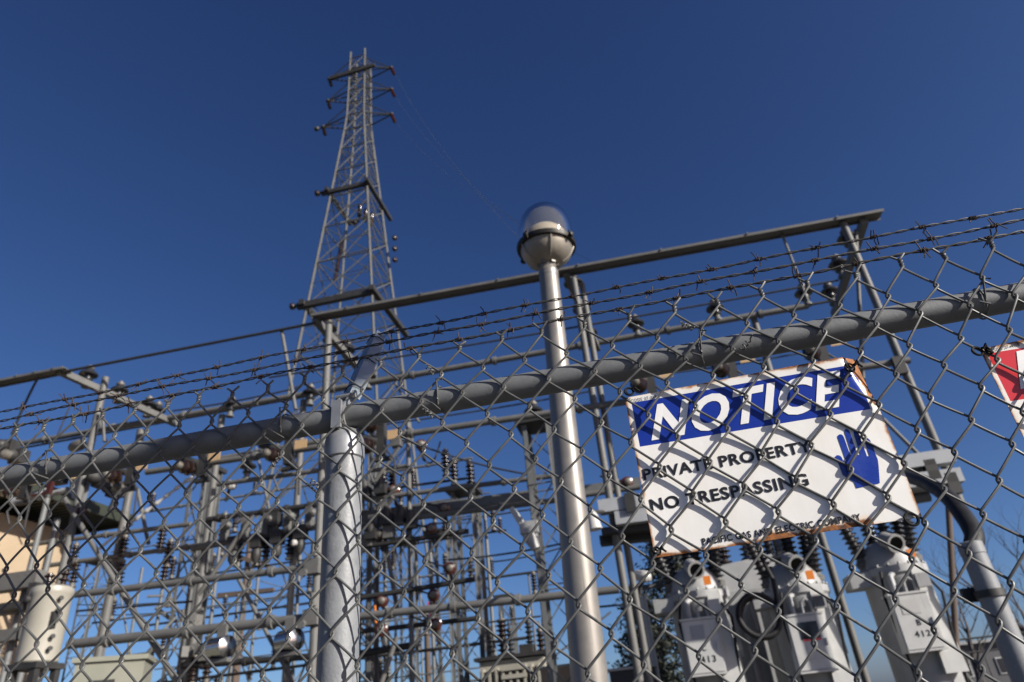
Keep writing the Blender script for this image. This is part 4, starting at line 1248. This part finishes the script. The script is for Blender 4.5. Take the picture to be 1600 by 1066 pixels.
# ------------------------------------------------------------------ grey oil circuit breakers, one per phase
def breaker(x, dz, label, letters, style):
    y = 12.78
    g = thing('circuit_breaker', label, 'circuit breaker', (x, y, 0), 'grey circuit breakers behind the notice sign')
    zf = 3.16 + dz
    b = MB(); b.lathe((x, y, .35), (0, 0, 1), [(0, .42), (.02, .46), (zf - .47, .475), (zf - .42, .50), (zf - .36, .50)], 40); b.build('tank', 'tankgrey', g)
    b = MB()
    b.lathe((x, y, zf - .02), (0, 0, 1), [(0, .50), (.04, .54), (.14, .54), (.16, .50)], 40)
    for i in range(20):
        a = i * math.pi / 10; b.lathe((x + math.cos(a) * .515, y + math.sin(a) * .515, zf + .135), (0, 0, 1), [(0, .022), (.035, .022)], 6)
    b.build('flange', 'tankgrey', g)
    b = MB(); b.lathe((x, y, zf + .13), (0, 0, 1), [(0, .47), (.10, .46), (.22, .42), (.34, .33), (.42, .22), (.45, .10), (.46, .01)], 40); lid = b.build('lid', 'tankgrey', g)
    b = MB(); b.box((x - .58, y - .1, zf - .02), (.34, .5, .22)); b.box((x + .46, y + .15, zf - .5), (.16, .3, .8)); b.build('bracket_box', 'tankgrey', g)
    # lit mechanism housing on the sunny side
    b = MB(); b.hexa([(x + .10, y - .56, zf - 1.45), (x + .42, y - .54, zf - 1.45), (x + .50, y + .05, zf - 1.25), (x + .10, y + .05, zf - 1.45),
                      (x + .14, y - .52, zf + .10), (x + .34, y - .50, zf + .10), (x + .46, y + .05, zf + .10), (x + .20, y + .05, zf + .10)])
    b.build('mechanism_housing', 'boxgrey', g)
    # control cabinet
    cx, cy = x - .10, y - .70
    b = MB()
    b.box((cx, cy + .12, zf - .74), (.54, .32, .80)); b.box((cx, cy + .12, zf - .325), (.58, .37, .03))
    cab = b.build('control_cabinet', 'boxgrey', g)
    b = MB(); b.box((cx, cy - .052, zf - .73), (.51, .022, .74)); b.box((cx + .22, cy - .075, zf - .74), (.025, .03, .10)); b.box((cx, cy - .07, zf - 1.13), (.54, .06, .025)); door = b.build('door', 'boxgrey', cab)
    fy = cy - .0655
    if style == 'plate':
        b = MB(); b.box((cx - .04, fy - .003, zf - .52), (.20, .006, .20)); b.build('nameplate', 'greypanel', cab)
        word(letters[0], cx - .03, zf - .80, .065, .085, fy - .002, 'ink', cab, bold=.02)
        word(letters[1], cx - .08, zf - .965, .23, .095, fy - .002, 'ink', cab, bold=.02, spacing=1.25)
    elif style == 'window':
        b = MB(); b.box((cx + .02, fy - .003, zf - .56), (.28, .008, .24)); b.build('window', 'glass_dark', cab)
        b = MB(); b.box((cx + .03, fy - .003, zf - .695), (.26, .006, .025)); b.build('label_strip', 'red', cab)
        b = MB(); b.box((cx + .03, fy - .003, zf - .86), (.22, .004, .22)); b.build('notice_paper', 'white', cab)
    else:
        b = MB(); b.box((cx - .03, fy - .002, zf - .52), (.26, .004, .20)); b.build('nameplate', 'white', cab)
        word(letters[0], cx - .02, zf - .79, .06, .085, fy - .002, 'ink', cab, bold=.02)
        word(letters[1], cx - .10, zf - .945, .22, .085, fy - .002, 'ink', cab, bold=.02, spacing=1.25)
    # conduits and small box above the cabinet
    b = MB()
    b.tube([(cx - .12, cy + .1, zf - .33), (cx - .12, cy + .1, zf - .05), (cx - .02, cy + .25, zf + .02)], .05, 10)
    b.tube([(cx + .02, cy + .05, zf - .33), (cx + .02, cy + .03, zf - .15), (cx + .10, cy + .03, zf - .10), (cx + .17, cy + .03, zf - .16), (cx + .17, cy + .05, zf - .33)], .028, 8)
    b.build('conduit', 'tankgrey', cab)
    b = MB(); b.box((cx + .30, cy + .05, zf - .16), (.19, .14, .20)); b.build('relay_box', 'white' if style == 'plate' else 'tankgrey', cab)
    if style == 'window':
        b = MB(); b.box((cx + .29, cy - .025, zf - .16), (.15, .02, .15)); b.build('relay_window', 'glass_dark', cab)
    b = MB(); b.box((x + .18, y - .66, zf + .24), (.115, .03, .135)); b.build('phase_tag', 'orange', g)
    # vent elbow; a black disc across its mouth stands in for the shade inside
    d = V(.22, -.88, -.40).normalized(); p = V(x - .02, y - .30, zf + .56)
    b = MB()
    b.lathe(p, d, [(0, .09), (.0, .125), (.26, .125), (.27, .145), (.32, .145), (.32, .110), (.10, .105)], 28)
    b.tube([p + V(0, .25, -.25), p + V(0, .1, -.03), p + d * .1], .10, 14)
    vent = b.build('vent_elbow', 'tankgrey', lid)
    b = MB(); b.lathe(p + d * .308, d, [(0, .1095), (.008, .1095)], 20); b.build('mouth_shade', 'shade_black', vent)
    # six ribbed bushings splayed out of the lid
    for i, (bx, by, tx, ty) in enumerate(((-.38, -.08, -.24, -.1), (-.26, .24, -.20, .1), (-.02, .30, 0, .15), (.32, .16, .16, .1), (.37, -.10, .14, -.12), (.10, .05, .03, .0))):
        d = V(tx, ty, 1).normalized(); p = V(x + bx, y + by, zf + .22)
        L = .95
        q = MB(); sheds(q, p + d * .12, d, L, .125, 11, .065, 14); bu = q.build('bushing', 'greyporcelain', lid)
        q = MB(); q.lathe(p, d, [(0, .13), (.08, .13), (.10, .09), (.14, .08)], 14); q.lathe(p + d * (L + .11), d, [(0, .075), (.03, .10), (.12, .09), (.15, .03), (.28, .025)], 12); q.build('terminal', 'steel', bu)
    b = MB()
    for sx in (-1, 1):
        for sy in (-1, 1): b.bar((x + sx * .42, y + sy * .42, 0), (x + sx * .42, y + sy * .42, .8), .10, .10)
    b.build('support_frame', 'tankgrey', g)
    b = MB()
    for k_, (ax_, az_) in enumerate(((-.30, .05), (.34, -.1))):
        b.tube([(x + ax_, y - .5, zf + az_), (x + ax_ * 1.3, y - .58, zf - .35), (x + ax_ * 1.15, y - .52, zf - .9), (x + ax_, y - .50, zf - 1.8)], .022, 7)
    b.build('control_cable', 'black', g)
    return g
breaker(.58, .0, 'grey circuit breaker with white relay box and cabinet lettered C 413', ('C', '413'), 'plate')
breaker(2.17, -.12, 'grey circuit breaker whose cabinet has a dark window over a red strip', ('', ''), 'window')
breaker(3.74, .0, 'grey circuit breaker with cabinet lettered B 412, nearest the curved conduit', ('B', '412'), 'paper')

coil = thing('cable_coil', 'thick black cable coiled in a ring between two grey breakers', 'cable', (1.403, 11.900, 2.758))
b = MB(); c = V((1.403, 11.900, 2.758))
b.ring(c, (.15, -1, .1), .31, .045, 36, 10); b.ring(c + V(.02, .06, -.02), (.1, -1, .0), .30, .040, 36, 10)
b.tube([c + V(.31, .0, .05), c + V(.36, .1, .5), c + V(.3, .3, .9)], .035, 8); b.build('loops', 'black', coil)
b = MB(); b.bar(c + V(-.05, .12, .28), c + V(-.05, .12, -.2), .05, .08); b.box(c + V(-.05, .08, .30), (.16, .12, .10)); b.build('hanger', 'steel', coil)

pt = thing('power_transformer', 'big grey transformer tank with sloping shoulders behind the two left breakers', 'transformer', (1.75, 15.6, 0))
b = MB()
b.hexa([(.75, 15, .3), (2.75, 15, .3), (2.75, 16.8, .3), (.75, 16.8, .3), (.75, 15, 3.55), (2.75, 15, 3.55), (2.75, 16.8, 3.55), (.75, 16.8, 3.55)])
b.hexa([(.75, 15, 3.552), (2.75, 15, 3.552), (2.75, 16.8, 3.552), (.75, 16.8, 3.552), (1.15, 15.2, 4.10), (2.55, 15.2, 4.22), (2.55, 16.5, 4.22), (1.15, 16.5, 4.10)])
b.build('tank', 'tankgrey', pt)
b = MB()
for i in range(7): b.box((.85 + i * .3, 14.9, 1.9), (.06, .2, 2.9))
b.build('cooling_fin', 'tankgrey', pt)
for x, z, m in ((1.40, 4.1, 'porcelain'), (1.9, 4.2, 'greyporcelain'), (2.35, 4.2, 'greyporcelain')):
    q = MB(); sheds(q, (x, 15.5, z - .05), (.05, 0, 1), 1.1, .16, 10, .08, 14); bu = q.build('bushing', m, pt)
    q = MB(); q.lathe((x, 15.5, z - .15), (0, 0, 1), [(0, .24), (.12, .24), (.14, .15), (.2, .12)], 18); q.build('turret', 'chrome' if m != 'porcelain' else 'tankgrey', bu)
b = MB(); b.tube([(1.0, 14.9, 3.4), (1.02, 14.85, 1.2)], .05, 8); b.build('drain_pipe', 'darksteel', pt)
# bright turret that peeps out below the sign
tr = thing('current_transformer', 'pale ribbed cylinder on a flange just under the lower edge of the notice sign', 'transformer', (2.157, 13.000, 3.594))
b = MB(); c = V((2.185, 13.000, 3.775)); b.lathe(c, (0, 0, 1), [(0, .14), (.05, .15), (.06, .13), (.50, .13), (.52, .15)], 24); b.build('cylinder', 'chrome', tr)
b = MB(); b.lathe(c - V(0, 0, .07), (0, 0, 1), [(0, .16), (.01, .24), (.06, .24), (.07, .14)], 24); b.build('flange', 'tankgrey', tr)

# conduit riser with a black cable sweeping to the gantry
cr = thing('conduit_riser', 'thick steel conduit riser with black cable bending to the gantry at lower right', 'conduit', (V((2.766, 7.000, 2.062)).x, 7, 0))
x = V((2.766, 7.000, 2.062)).x
b = MB(); b.lathe((x, 7, 0), (0, 0, 1), [(0, .112), (2.56, .098), (2.565, .104), (2.66, .104), (2.67, .09)], 32); b.build('pipe', 'post', cr)
b = MB()
P = [V(x, 7, 2.6), V((2.877, 7.100, 2.749)), V((2.968, 7.400, 2.999)), V((3.092, 7.900, 3.302)), V((3.230, 8.600, 3.610)), V((3.411, 9.500, 3.922)), V((3.657, 10.600, 4.263))]
pts = []
for i in range(len(P) - 1):
    a = P[max(0, i - 1)]; b0 = P[i]; c = P[i + 1]; d = P[min(len(P) - 1, i + 2)]
    for t in range(6):
        t /= 6.0
        pts.append(.5 * ((2 * b0) + (c - a) * t + (2 * a - 5 * b0 + 4 * c - d) * t * t + (3 * b0 - a - 3 * c + d) * t ** 3))
b.tube(pts, [.082] * len(pts), 16); b.build('cable', 'black', cr)
b = MB(); b.box((x, 7.14, 2.25), (.34, .06, .12)); b.lathe((x, 7, 2.2), (0, 0, 1), [(0, .118), (.06, .118)], 24); b.build('strap', 'darksteel', cr)
lp = thing('leaning_post', 'brown pipe post leaning slightly left, between the right breaker and the conduit', 'post', (4.992, 15.000, 2.046))
b = MB(); b.tube([(4.701, 15.000, 1.151), (4.979, 15.000, 1.984), (5.900, 15.000, 4.814)], .055, 10); b.build('pipe', 'wood', lp)
b = MB(); b.box((4.943, 15.000, 1.946), (.3, .26, .26)); b.tube([(4.935, 15.000, 1.925), (5.110, 15.000, 1.362)], .05, 8); b.build('foot_clamp', 'darksteel', lp)

# ------------------------------------------------------------------ left: building, tanks, switchgear over the roof
bl = thing('control_building', 'tan plastered building with dark green corrugated eave behind the cream cylinder', 'building', (-16, 16, 0))
b = MB(); b.box((-19.65, 12.5, 3.7), (8.0, 7.0, 7.4)); b.build('wall', 'tanwall', bl, smooth=False)
b = MB()
b.box((-19.0, 12.75, 7.80), (9.1, 8.2, .10))
for i in range(40):
    yy = 8.7 + 8.1 * (i + .5) / 40
    b.box((-19.0, yy, 7.715), (9.0, .10, .07))
b.build('roof', 'greenroof', bl, smooth=False, split=False)
b = MB(); b.box((-14.41, 12.75, 7.74), (.08, 8.3, .30)); b.box((-19.0, 16.89, 7.74), (9.1, .08, .30)); b.build('fascia', 'greenroof', bl, smooth=False)
b = MB(); b.box((-15.62, 12.0, 1.2), (.06, 1.1, 2.3)); b.build('door', 'tankgrey', bl)

cy = thing('regulator', 'cream cylindrical voltage regulator tank at lower left in front of the tan building', 'transformer', (-7.83, 7.98, 0))
b = MB(); b.lathe((-7.83, 7.98, 2.84), (0, 0, 1), [(0, .225), (.015, .238), (.80, .241), (.82, .252), (.86, .254), (.90, .245), (.925, .20), (.93, .1)], 44); tk = b.build('tank', 'cream', cy)
b = MB()
for z in (2.98, 3.12, 3.30, 3.44, 3.58): b.lathe((-7.60, 7.88, z), (1, -.4, 0), [(0, .018), (.03, .018), (.035, .030), (.06, .028)], 10)
b.box((-7.615, 7.87, 3.32), (.05, .07, .20)); b.build('side_fitting', 'darksteel', tk)
b = MB(); b.lathe((-7.96, 7.77, 3.60), (-.3, -1, 0), [(0, .05), (.05, .05), (.06, .03)], 12); b.tube([(-7.99, 7.72, 3.60), (-8.06, 7.80, 3.35), (-8.07, 7.86, 3.05)], .012, 6); b.build('lifting_lug', 'darksteel', tk)
b = MB(); sheds(b, (-7.93, 8.0, 3.74), (-.1, 0, 1), .22, .07, 3, .035, 12); sheds(b, (-7.72, 8.0, 3.74), (.1, 0, 1), .22, .07, 3, .035, 12); b.build('bushing', 'porcelain', cy)
b = MB()
for sx, sy in CR: b.bar((-7.83 + sx * .16, 7.98 + sy * .16, 0), (-7.83 + sx * .16, 7.98 + sy * .16, 2.80), .08, .08)
b.box((-7.83, 7.98, 2.80), (.44, .44, .07)); b.build('stand', 'darksteel', cy)

ol = thing('pad_transformer', 'olive grey transformer box with a lipped lid, below the cream cylinder', 'transformer', (-8.85, 10.6, 0))
b = MB(); b.box((-8.85, 10.6, 1.56), (.98, .80, 3.06), rad(28)); b.build('tank', 'olive', ol)
b = MB(); b.box((-8.85, 10.6, 3.12), (1.08, .90, .07), rad(28)); b.build('lid', 'olive', ol)
b = MB(); b.box((-8.60, 10.05, 2.5), (.36, .05, .6), rad(28)); b.build('door', 'darksteel', ol)

sv = thing('switch_bank', 'jumble of switch gear and pale brackets above the green eave at far left', 'switchgear', (-11.629, 11.500, 6.896))
b = MB()
b.hexa([(-11.478, 11.400, 7.006), (-10.861, 11.400, 6.933), (-11.052, 11.600, 7.027), (-11.680, 11.600, 7.101), (-11.583, 11.400, 6.831), (-10.864, 11.400, 6.215), (-11.055, 11.600, 6.296), (-11.786, 11.600, 6.923)][:4] + [tuple(p) for p in ((-11.239, 11.400, 6.429), (-10.877, 11.400, 6.269), (-11.068, 11.600, 6.351), (-11.437, 11.600, 6.514))])
b.tube([(-12.763, 11.500, 6.595), (-11.955, 11.500, 6.701)], .09, 10); b.tube([(-12.153, 11.500, 6.596), (-11.478, 11.500, 6.668)], .06, 10)
b.build('bracket', 'boxsteel', sv)
b = MB()
for p in ((-12.915, 11.500, 7.600), (-13.240, 11.500, 7.875), (-12.331, 11.500, 7.218), (-11.775, 11.500, 6.988), (-10.694, 11.500, 6.746), (-10.312, 11.500, 6.485)):
    b.box(p, (.28, .25, .30)); b.lathe(V(p) + V(0, -.1, 0), (-.3, -1, 0), [(0, .10), (.08, .14), (.16, .12), (.24, .05)], 12)
b.tube([(-11.019, 11.500, 6.867), (-10.231, 11.500, 6.512)], .075, 10); b.tube([(-10.231, 11.500, 6.512), (-10.357, 11.500, 6.035)], .06, 10)
b.build('switch_unit', 'darksteel', sv)
b = MB(); b.box((-11.723, 11.300, 6.689), (.10, .08, .26)); b.box((-10.870, 11.300, 6.061), (.24, .08, .16)); b.box((-12.110, 11.300, 6.575), (.7, .06, .05)); b.build('red_handle', 'redtrim', sv)
b = MB(); b.lathe((-12.854, 11.200, 7.533), (-.2, -1, 0), [(0, .10), (.12, .11), (.18, .04)], 12); b.lathe((-9.935, 11.200, 6.379), (-.2, -1, 0), [(0, .07), (.12, .08), (.18, .03)], 12); b.lathe((-11.729, 11.600, 7.652), (1, -.4, -.1), [(0, .08), (.1, .12), (.4, .12), (.5, .05)], 12); b.build('pale_cap', 'cap', sv)
b = MB(); b.box((-12.275, 11.200, 6.693), (.26, .012, .17)); b.box((-11.108, 11.200, 6.830), (.10, .012, .18)); b.build('number_plate', 'plate', sv)
for p, z1, lab in (((-11.617, 11.200, 5.706), V((-11.589, 11.200, 6.428)).z, 'pale pipe post standing before the tan wall, left one'), ((-11.254, 11.200, 5.373), V((-11.287, 11.200, 5.908)).z, 'pale pipe post standing before the tan wall, right one')):
    x = V(p).x
    g = thing('pipe_post', lab, 'post', (x, 11.2, 0), 'pale pipe posts before the tan wall')
    b = MB(); b.tube([(x, 11.2, 0), (x, 11.2, z1)], .055, 12); b.build('pipe', 'steel2', g)
    b = MB(); b.lathe((x, 11.2, z1), (0, 0, 1), [(0, .07), (.05, .07), (.08, .03)], 12); b.build('pole_cap', 'darksteel', g)

# tan transformer with dark bushings in the distance, bottom centre
tt = thing('tan_transformer', 'tan ribbed transformer with dark bushings left of the lamp post base', 'transformer', (-3.48, 16.6, 0))
b = MB(); b.box((-3.48, 16.7, 1.5), (1.44, 1.2, 2.8)); b.build('tank', 'cream', tt)
b = MB(); b.box((-3.48, 16.7, 2.96), (1.64, 1.4, .07)); b.box((-3.15, 16.4, 3.08), (.3, .4, .2)); b.build('lid', 'darksteel', tt)
b = MB()
for i in range(9): b.box((-4.1 + i * .155, 16.0, 1.6), (.05, .2, 2.3))
b.box((-3.4, 15.92, 2.72), (.55, .1, .10)); b.box((-3.4, 15.92, 2.55), (.55, .1, .08)); b.build('cooling_fin', 'cream', tt)
for x, L, r, m in ((-4.0, .42, .10, 'greyporcelain'), (-3.72, .72, .15, 'porcelain'), (-3.55, .5, .09, 'greyporcelain'), (-3.1, .62, .10, 'greyporcelain'), (-2.85, .42, .11, 'porcelain')):
    q = MB(); sheds(q, (x, 16.5, 2.99), (0, 0, 1), L, r, max(4, int(L / .1)), r * .5, 12); bu = q.build('bushing', m, tt)
    q = MB(); q.lathe((x, 16.5, 2.99 + L), (0, 0, 1), [(0, r * .5), (.02, r * .75), (.08, r * .7), (.10, .03), (.24, .02)], 10); q.build('terminal', 'cap' if m == 'porcelain' else 'darksteel', bu)
bx = thing('equipment_box', 'small tan equipment box beside the lamp post foot', 'box', (-2.165, 14.000, 2.315))
b = MB(); c = V((-2.170, 14.000, 2.273)); b.box((c.x, c.y, c.z - .55), (.55, .5, 1.5)); b.build('case', 'tanwall', bx)
b = MB(); b.box((c.x, c.y, c.z + .225), (.62, .56, .05)); b.build('lid', 'cream', bx)
b = MB(); b.box((c.x, c.y, (c.z - 1.3) / 2), (.3, .3, c.z - 1.3)); b.build('stand', 'darksteel', bx)

du = thing('bus_duct', 'pair of grey horizontal beams crossing before the tan wall beside the cream cylinder', 'duct', (-11.715, 11.000, 4.786))
b = MB(); b.bar((-13.693, 11.000, 4.804), (-11.111, 11.000, 4.778), .24, .30); b.bar((-13.618, 11.100, 4.326), (-11.278, 11.100, 4.284), .20, .10); b.bar((-13.436, 11.100, 3.862), (-11.259, 11.100, 3.858), .24, .20); b.build('beam', 'steel', du)
b = MB(); b.box((-11.472, 10.900, 4.316), (.4, .25, .12)); b.box((-11.065, 10.900, 4.520), (.16, .2, .3)); b.build('bracket', 'darksteel', du)

# ------------------------------------------------------------------ far: bare trees, evergreens, low building
def bare_tree(x, y, h, label, seed, lean=0.0):
    g = thing('bare_tree', label, 'tree', (x, y, 0), 'leafless trees beyond the yard')
    q = random.Random(seed)
    tr = MB(); cr_ = MB()
    def grow(p, d, L, r, depth, mb):
        n = 4; pts = [p]; rr = [r]
        for i in range(n):
            d = (d + V(q.uniform(-.16, .16), q.uniform(-.16, .16), q.uniform(-.04, .12))).normalized()
            p = p + d * L / n; pts.append(p); rr.append(r * (1 - .42 * (i + 1) / n))
        mb.tube(pts, rr, 7 if depth < 2 else 4, caps=False)
        if depth >= 7 or r < .008: return
        k = q.choice((2, 3, 3)) if depth < 4 else q.choice((2, 3))
        for i in range(k):
            a = q.uniform(0, 6.28); s = q.uniform(.45, .95)
            e = V(math.cos(a), math.sin(a), 0)
            nd_ = (d * (1 - .35 * s) + e * s * .75 + V(0, 0, .10)).normalized()
            at_ = pts[-1] if i == 0 else pts[q.choice((2, 3, 4))]
            grow(at_, nd_, L * q.uniform(.62, .84), rr[-1] * q.uniform(.62, .9), depth + 1, cr_)
    grow(V(x, y, 0), V(lean, 0, 1).normalized(), h * .27, h * .030, 0, tr)
    tr.build('trunk', 'bark', g, split=False); cr_.build('crown', 'bark', g, split=False)
    return g
bare_tree(19.2, 45, 12.5, 'tall bare tree rising behind the conduit riser at right', 11, -.05)
bare_tree(15.2, 48, 9.5, 'bare tree between the right breaker and the leaning post', 23)
bare_tree(23.5, 44, 14.0, 'bare tree at the right edge whose twigs reach beside the red sign', 5, -.12)
bare_tree(21.5, 52, 11.0, 'bare tree with dense twigs behind the conduit riser, farther back', 41, .06)
bare_tree(17.3, 50, 10.0, 'bare tree just right of the leaning post', 53, .05)
bare_tree(25.5, 49, 12.5, 'broad bare tree at the right edge behind the conduit', 77, -.08)
bare_tree(20.3, 43, 9.0, 'dense twiggy bare tree low behind the conduit riser', 101, .02)
bare_tree(13.6, 46, 8.5, 'bare tree just right of the lettered B 412 cabinet', 64, .03)
bare_tree(9.8, 55, 7.0, 'small bare tree seen between the two right breakers', 31)

def evergreen(x, y, h, w, label, seed):
    g = thing('evergreen_tree', label, 'tree', (x, y, 0), 'dark evergreens behind the breakers')
    q = random.Random(seed)
    b = MB(); b.tube([(x, y, 0), (x + .05, y, h * .5), (x, y, h * .95)], [.18, .12, .03], 9)
    for i in range(26):
        z = h * q.uniform(.15, .9); a = q.uniform(0, 6.28); L = w * (1.05 - z / h) * q.uniform(.5, 1.0)
        b.tube([(x, y, z), (x + math.cos(a) * L, y + math.sin(a) * L, z + L * .25)], [.04, .012], 5)
    b.build('trunk', 'bark', g, split=False)
    c = MB()
    for i in range(300):
        z = h * (q.uniform(.10, 1.0)); rmax = w * (1.08 - z / h) ** .7 * q.uniform(.3, 1.0); a = q.uniform(0, 6.28)
        cc = V(x + math.cos(a) * rmax, y + math.sin(a) * rmax, z)
        s = q.uniform(.20, .42)
        for k in range(26):
            p = cc + V(q.gauss(0, s * .55), q.gauss(0, s * .55), q.gauss(0, s * .45))
            e = V(q.uniform(-1, 1), q.uniform(-1, 1), q.uniform(-.8, .8)).normalized(); f = e.cross(V(q.uniform(-1, 1), q.uniform(-1, 1), q.uniform(-1, 1))).normalized()
            l = q.uniform(.05, .11); wd = l * .45
            i0 = len(c.v); c.v += [p - e * l, p + f * wd, p + e * l, p - f * wd]; c.f.append((i0, i0 + 1, i0 + 2, i0 + 3))
    c.build('crown', 'leaf', g, smooth=False)
    return g
evergreen(.30, 25, 6.9, 2.1, 'dark evergreen tree just below the left corner of the notice sign', 2)
evergreen(-.95, 27, 5.6, 1.7, 'lower dark evergreen behind the slim white post', 9)
evergreen(1.9, 28, 6.0, 1.6, 'dark evergreen mostly hidden behind the left breaker', 14)

wp = thing('marker_post', 'slim white post left of the lettered C 413 breaker', 'post', (V((-0.347, 13.400, 2.990)).x, 13.4, 0))
x = V((-0.347, 13.400, 2.990)).x
b = MB(); b.tube([(x, 13.4, 0), (x, 13.4, V((-0.350, 13.400, 3.472)).z)], .055, 12); b.build('shaft', 'white', wp)
b = MB(); b.bar((x - .25, 13.4, V((-0.324, 13.400, 3.614)).z), (x + .45, 13.4, V((-0.324, 13.400, 3.614)).z), .12, .07); b.build('cross_plate', 'steel', wp)
jb = thing('junction_box', 'dark low equipment box at the foot of the twin gantry columns', 'box', (V((-0.716, 12.800, 2.126)).x, 12.8, 0))
b = MB(); x = V((-0.716, 12.800, 2.126)).x; z = V((-0.687, 12.800, 2.288)).z
b.box((x, 12.9, z / 2), (.75, .5, z - .06)); b.build('case', 'darksteel', jb)
b = MB(); b.box((x, 12.9, z - .01), (.82, .57, .04)); b.build('lid', 'tankgrey', jb)

lo = thing('low_building', 'low grey block building far off at the lower right', 'building', (26, 62, 0))
b = MB(); b.box((27, 65, 1.95), (16, 6, 3.9)); b.build('wall', 'blockwall', lo, smooth=False)
b = MB(); b.box((27, 64.9, 4.0), (16.6, 6.8, .2)); b.build('roof', 'tankgrey', lo, smooth=False)
for i in range(5):
    f = MB(); f.box((20.6 + i * 3.1, 61.96, 2.3), (1.3, .07, 1.1)); w = f.build('window', 'boxgrey', lo)
    f = MB(); f.box((20.6 + i * 3.1, 61.915, 2.3), (1.14, .03, .94)); f.build('pane', 'glass_dark', w)
ra = thing('safety_railing', 'dark thin railing crossing in front of the low grey building', 'railing', (11.5, 30, 0))
b = MB()
for z in (2.9, 2.45): b.tube([(8.6, 30, z), (14.6, 30, z)], .035, 6)
b.build('top_bar', 'darksteel', ra)
b = MB()
for i in range(9): b.tube([(8.7 + i * .72, 30, 0), (8.7 + i * .72, 30, 2.92)], .022, 6)
b.build('upright', 'darksteel', ra)

# ------------------------------------------------------------------ street side: unseen timber pole with brace behind the camera, added to shade the fence
sp = thing('utility_pole', 'unseen timber pole with slanting brace, added to cast a shadow on the fence', 'utility pole', (0, 0, 0))
q1, q2 = V((-1.008, 0.986, 1.911)), V((-0.580, 0.986, 2.173))
dirb = (q2 - q1).normalized()
c0 = q2 + sdir * 4.6
lo_ = c0 - dirb * (c0.z / dirb.z); hi_ = c0 + dirb * 4.6
b = MB(); b.tube([lo_ - dirb * .2, hi_], .075, 14); b.build('brace', 'wood', sp)
b = MB(); b.tube([(hi_.x, hi_.y, 0), (hi_.x, hi_.y, hi_.z + 4)], [.16, .12], 16); b.build('trunk', 'wood', sp)
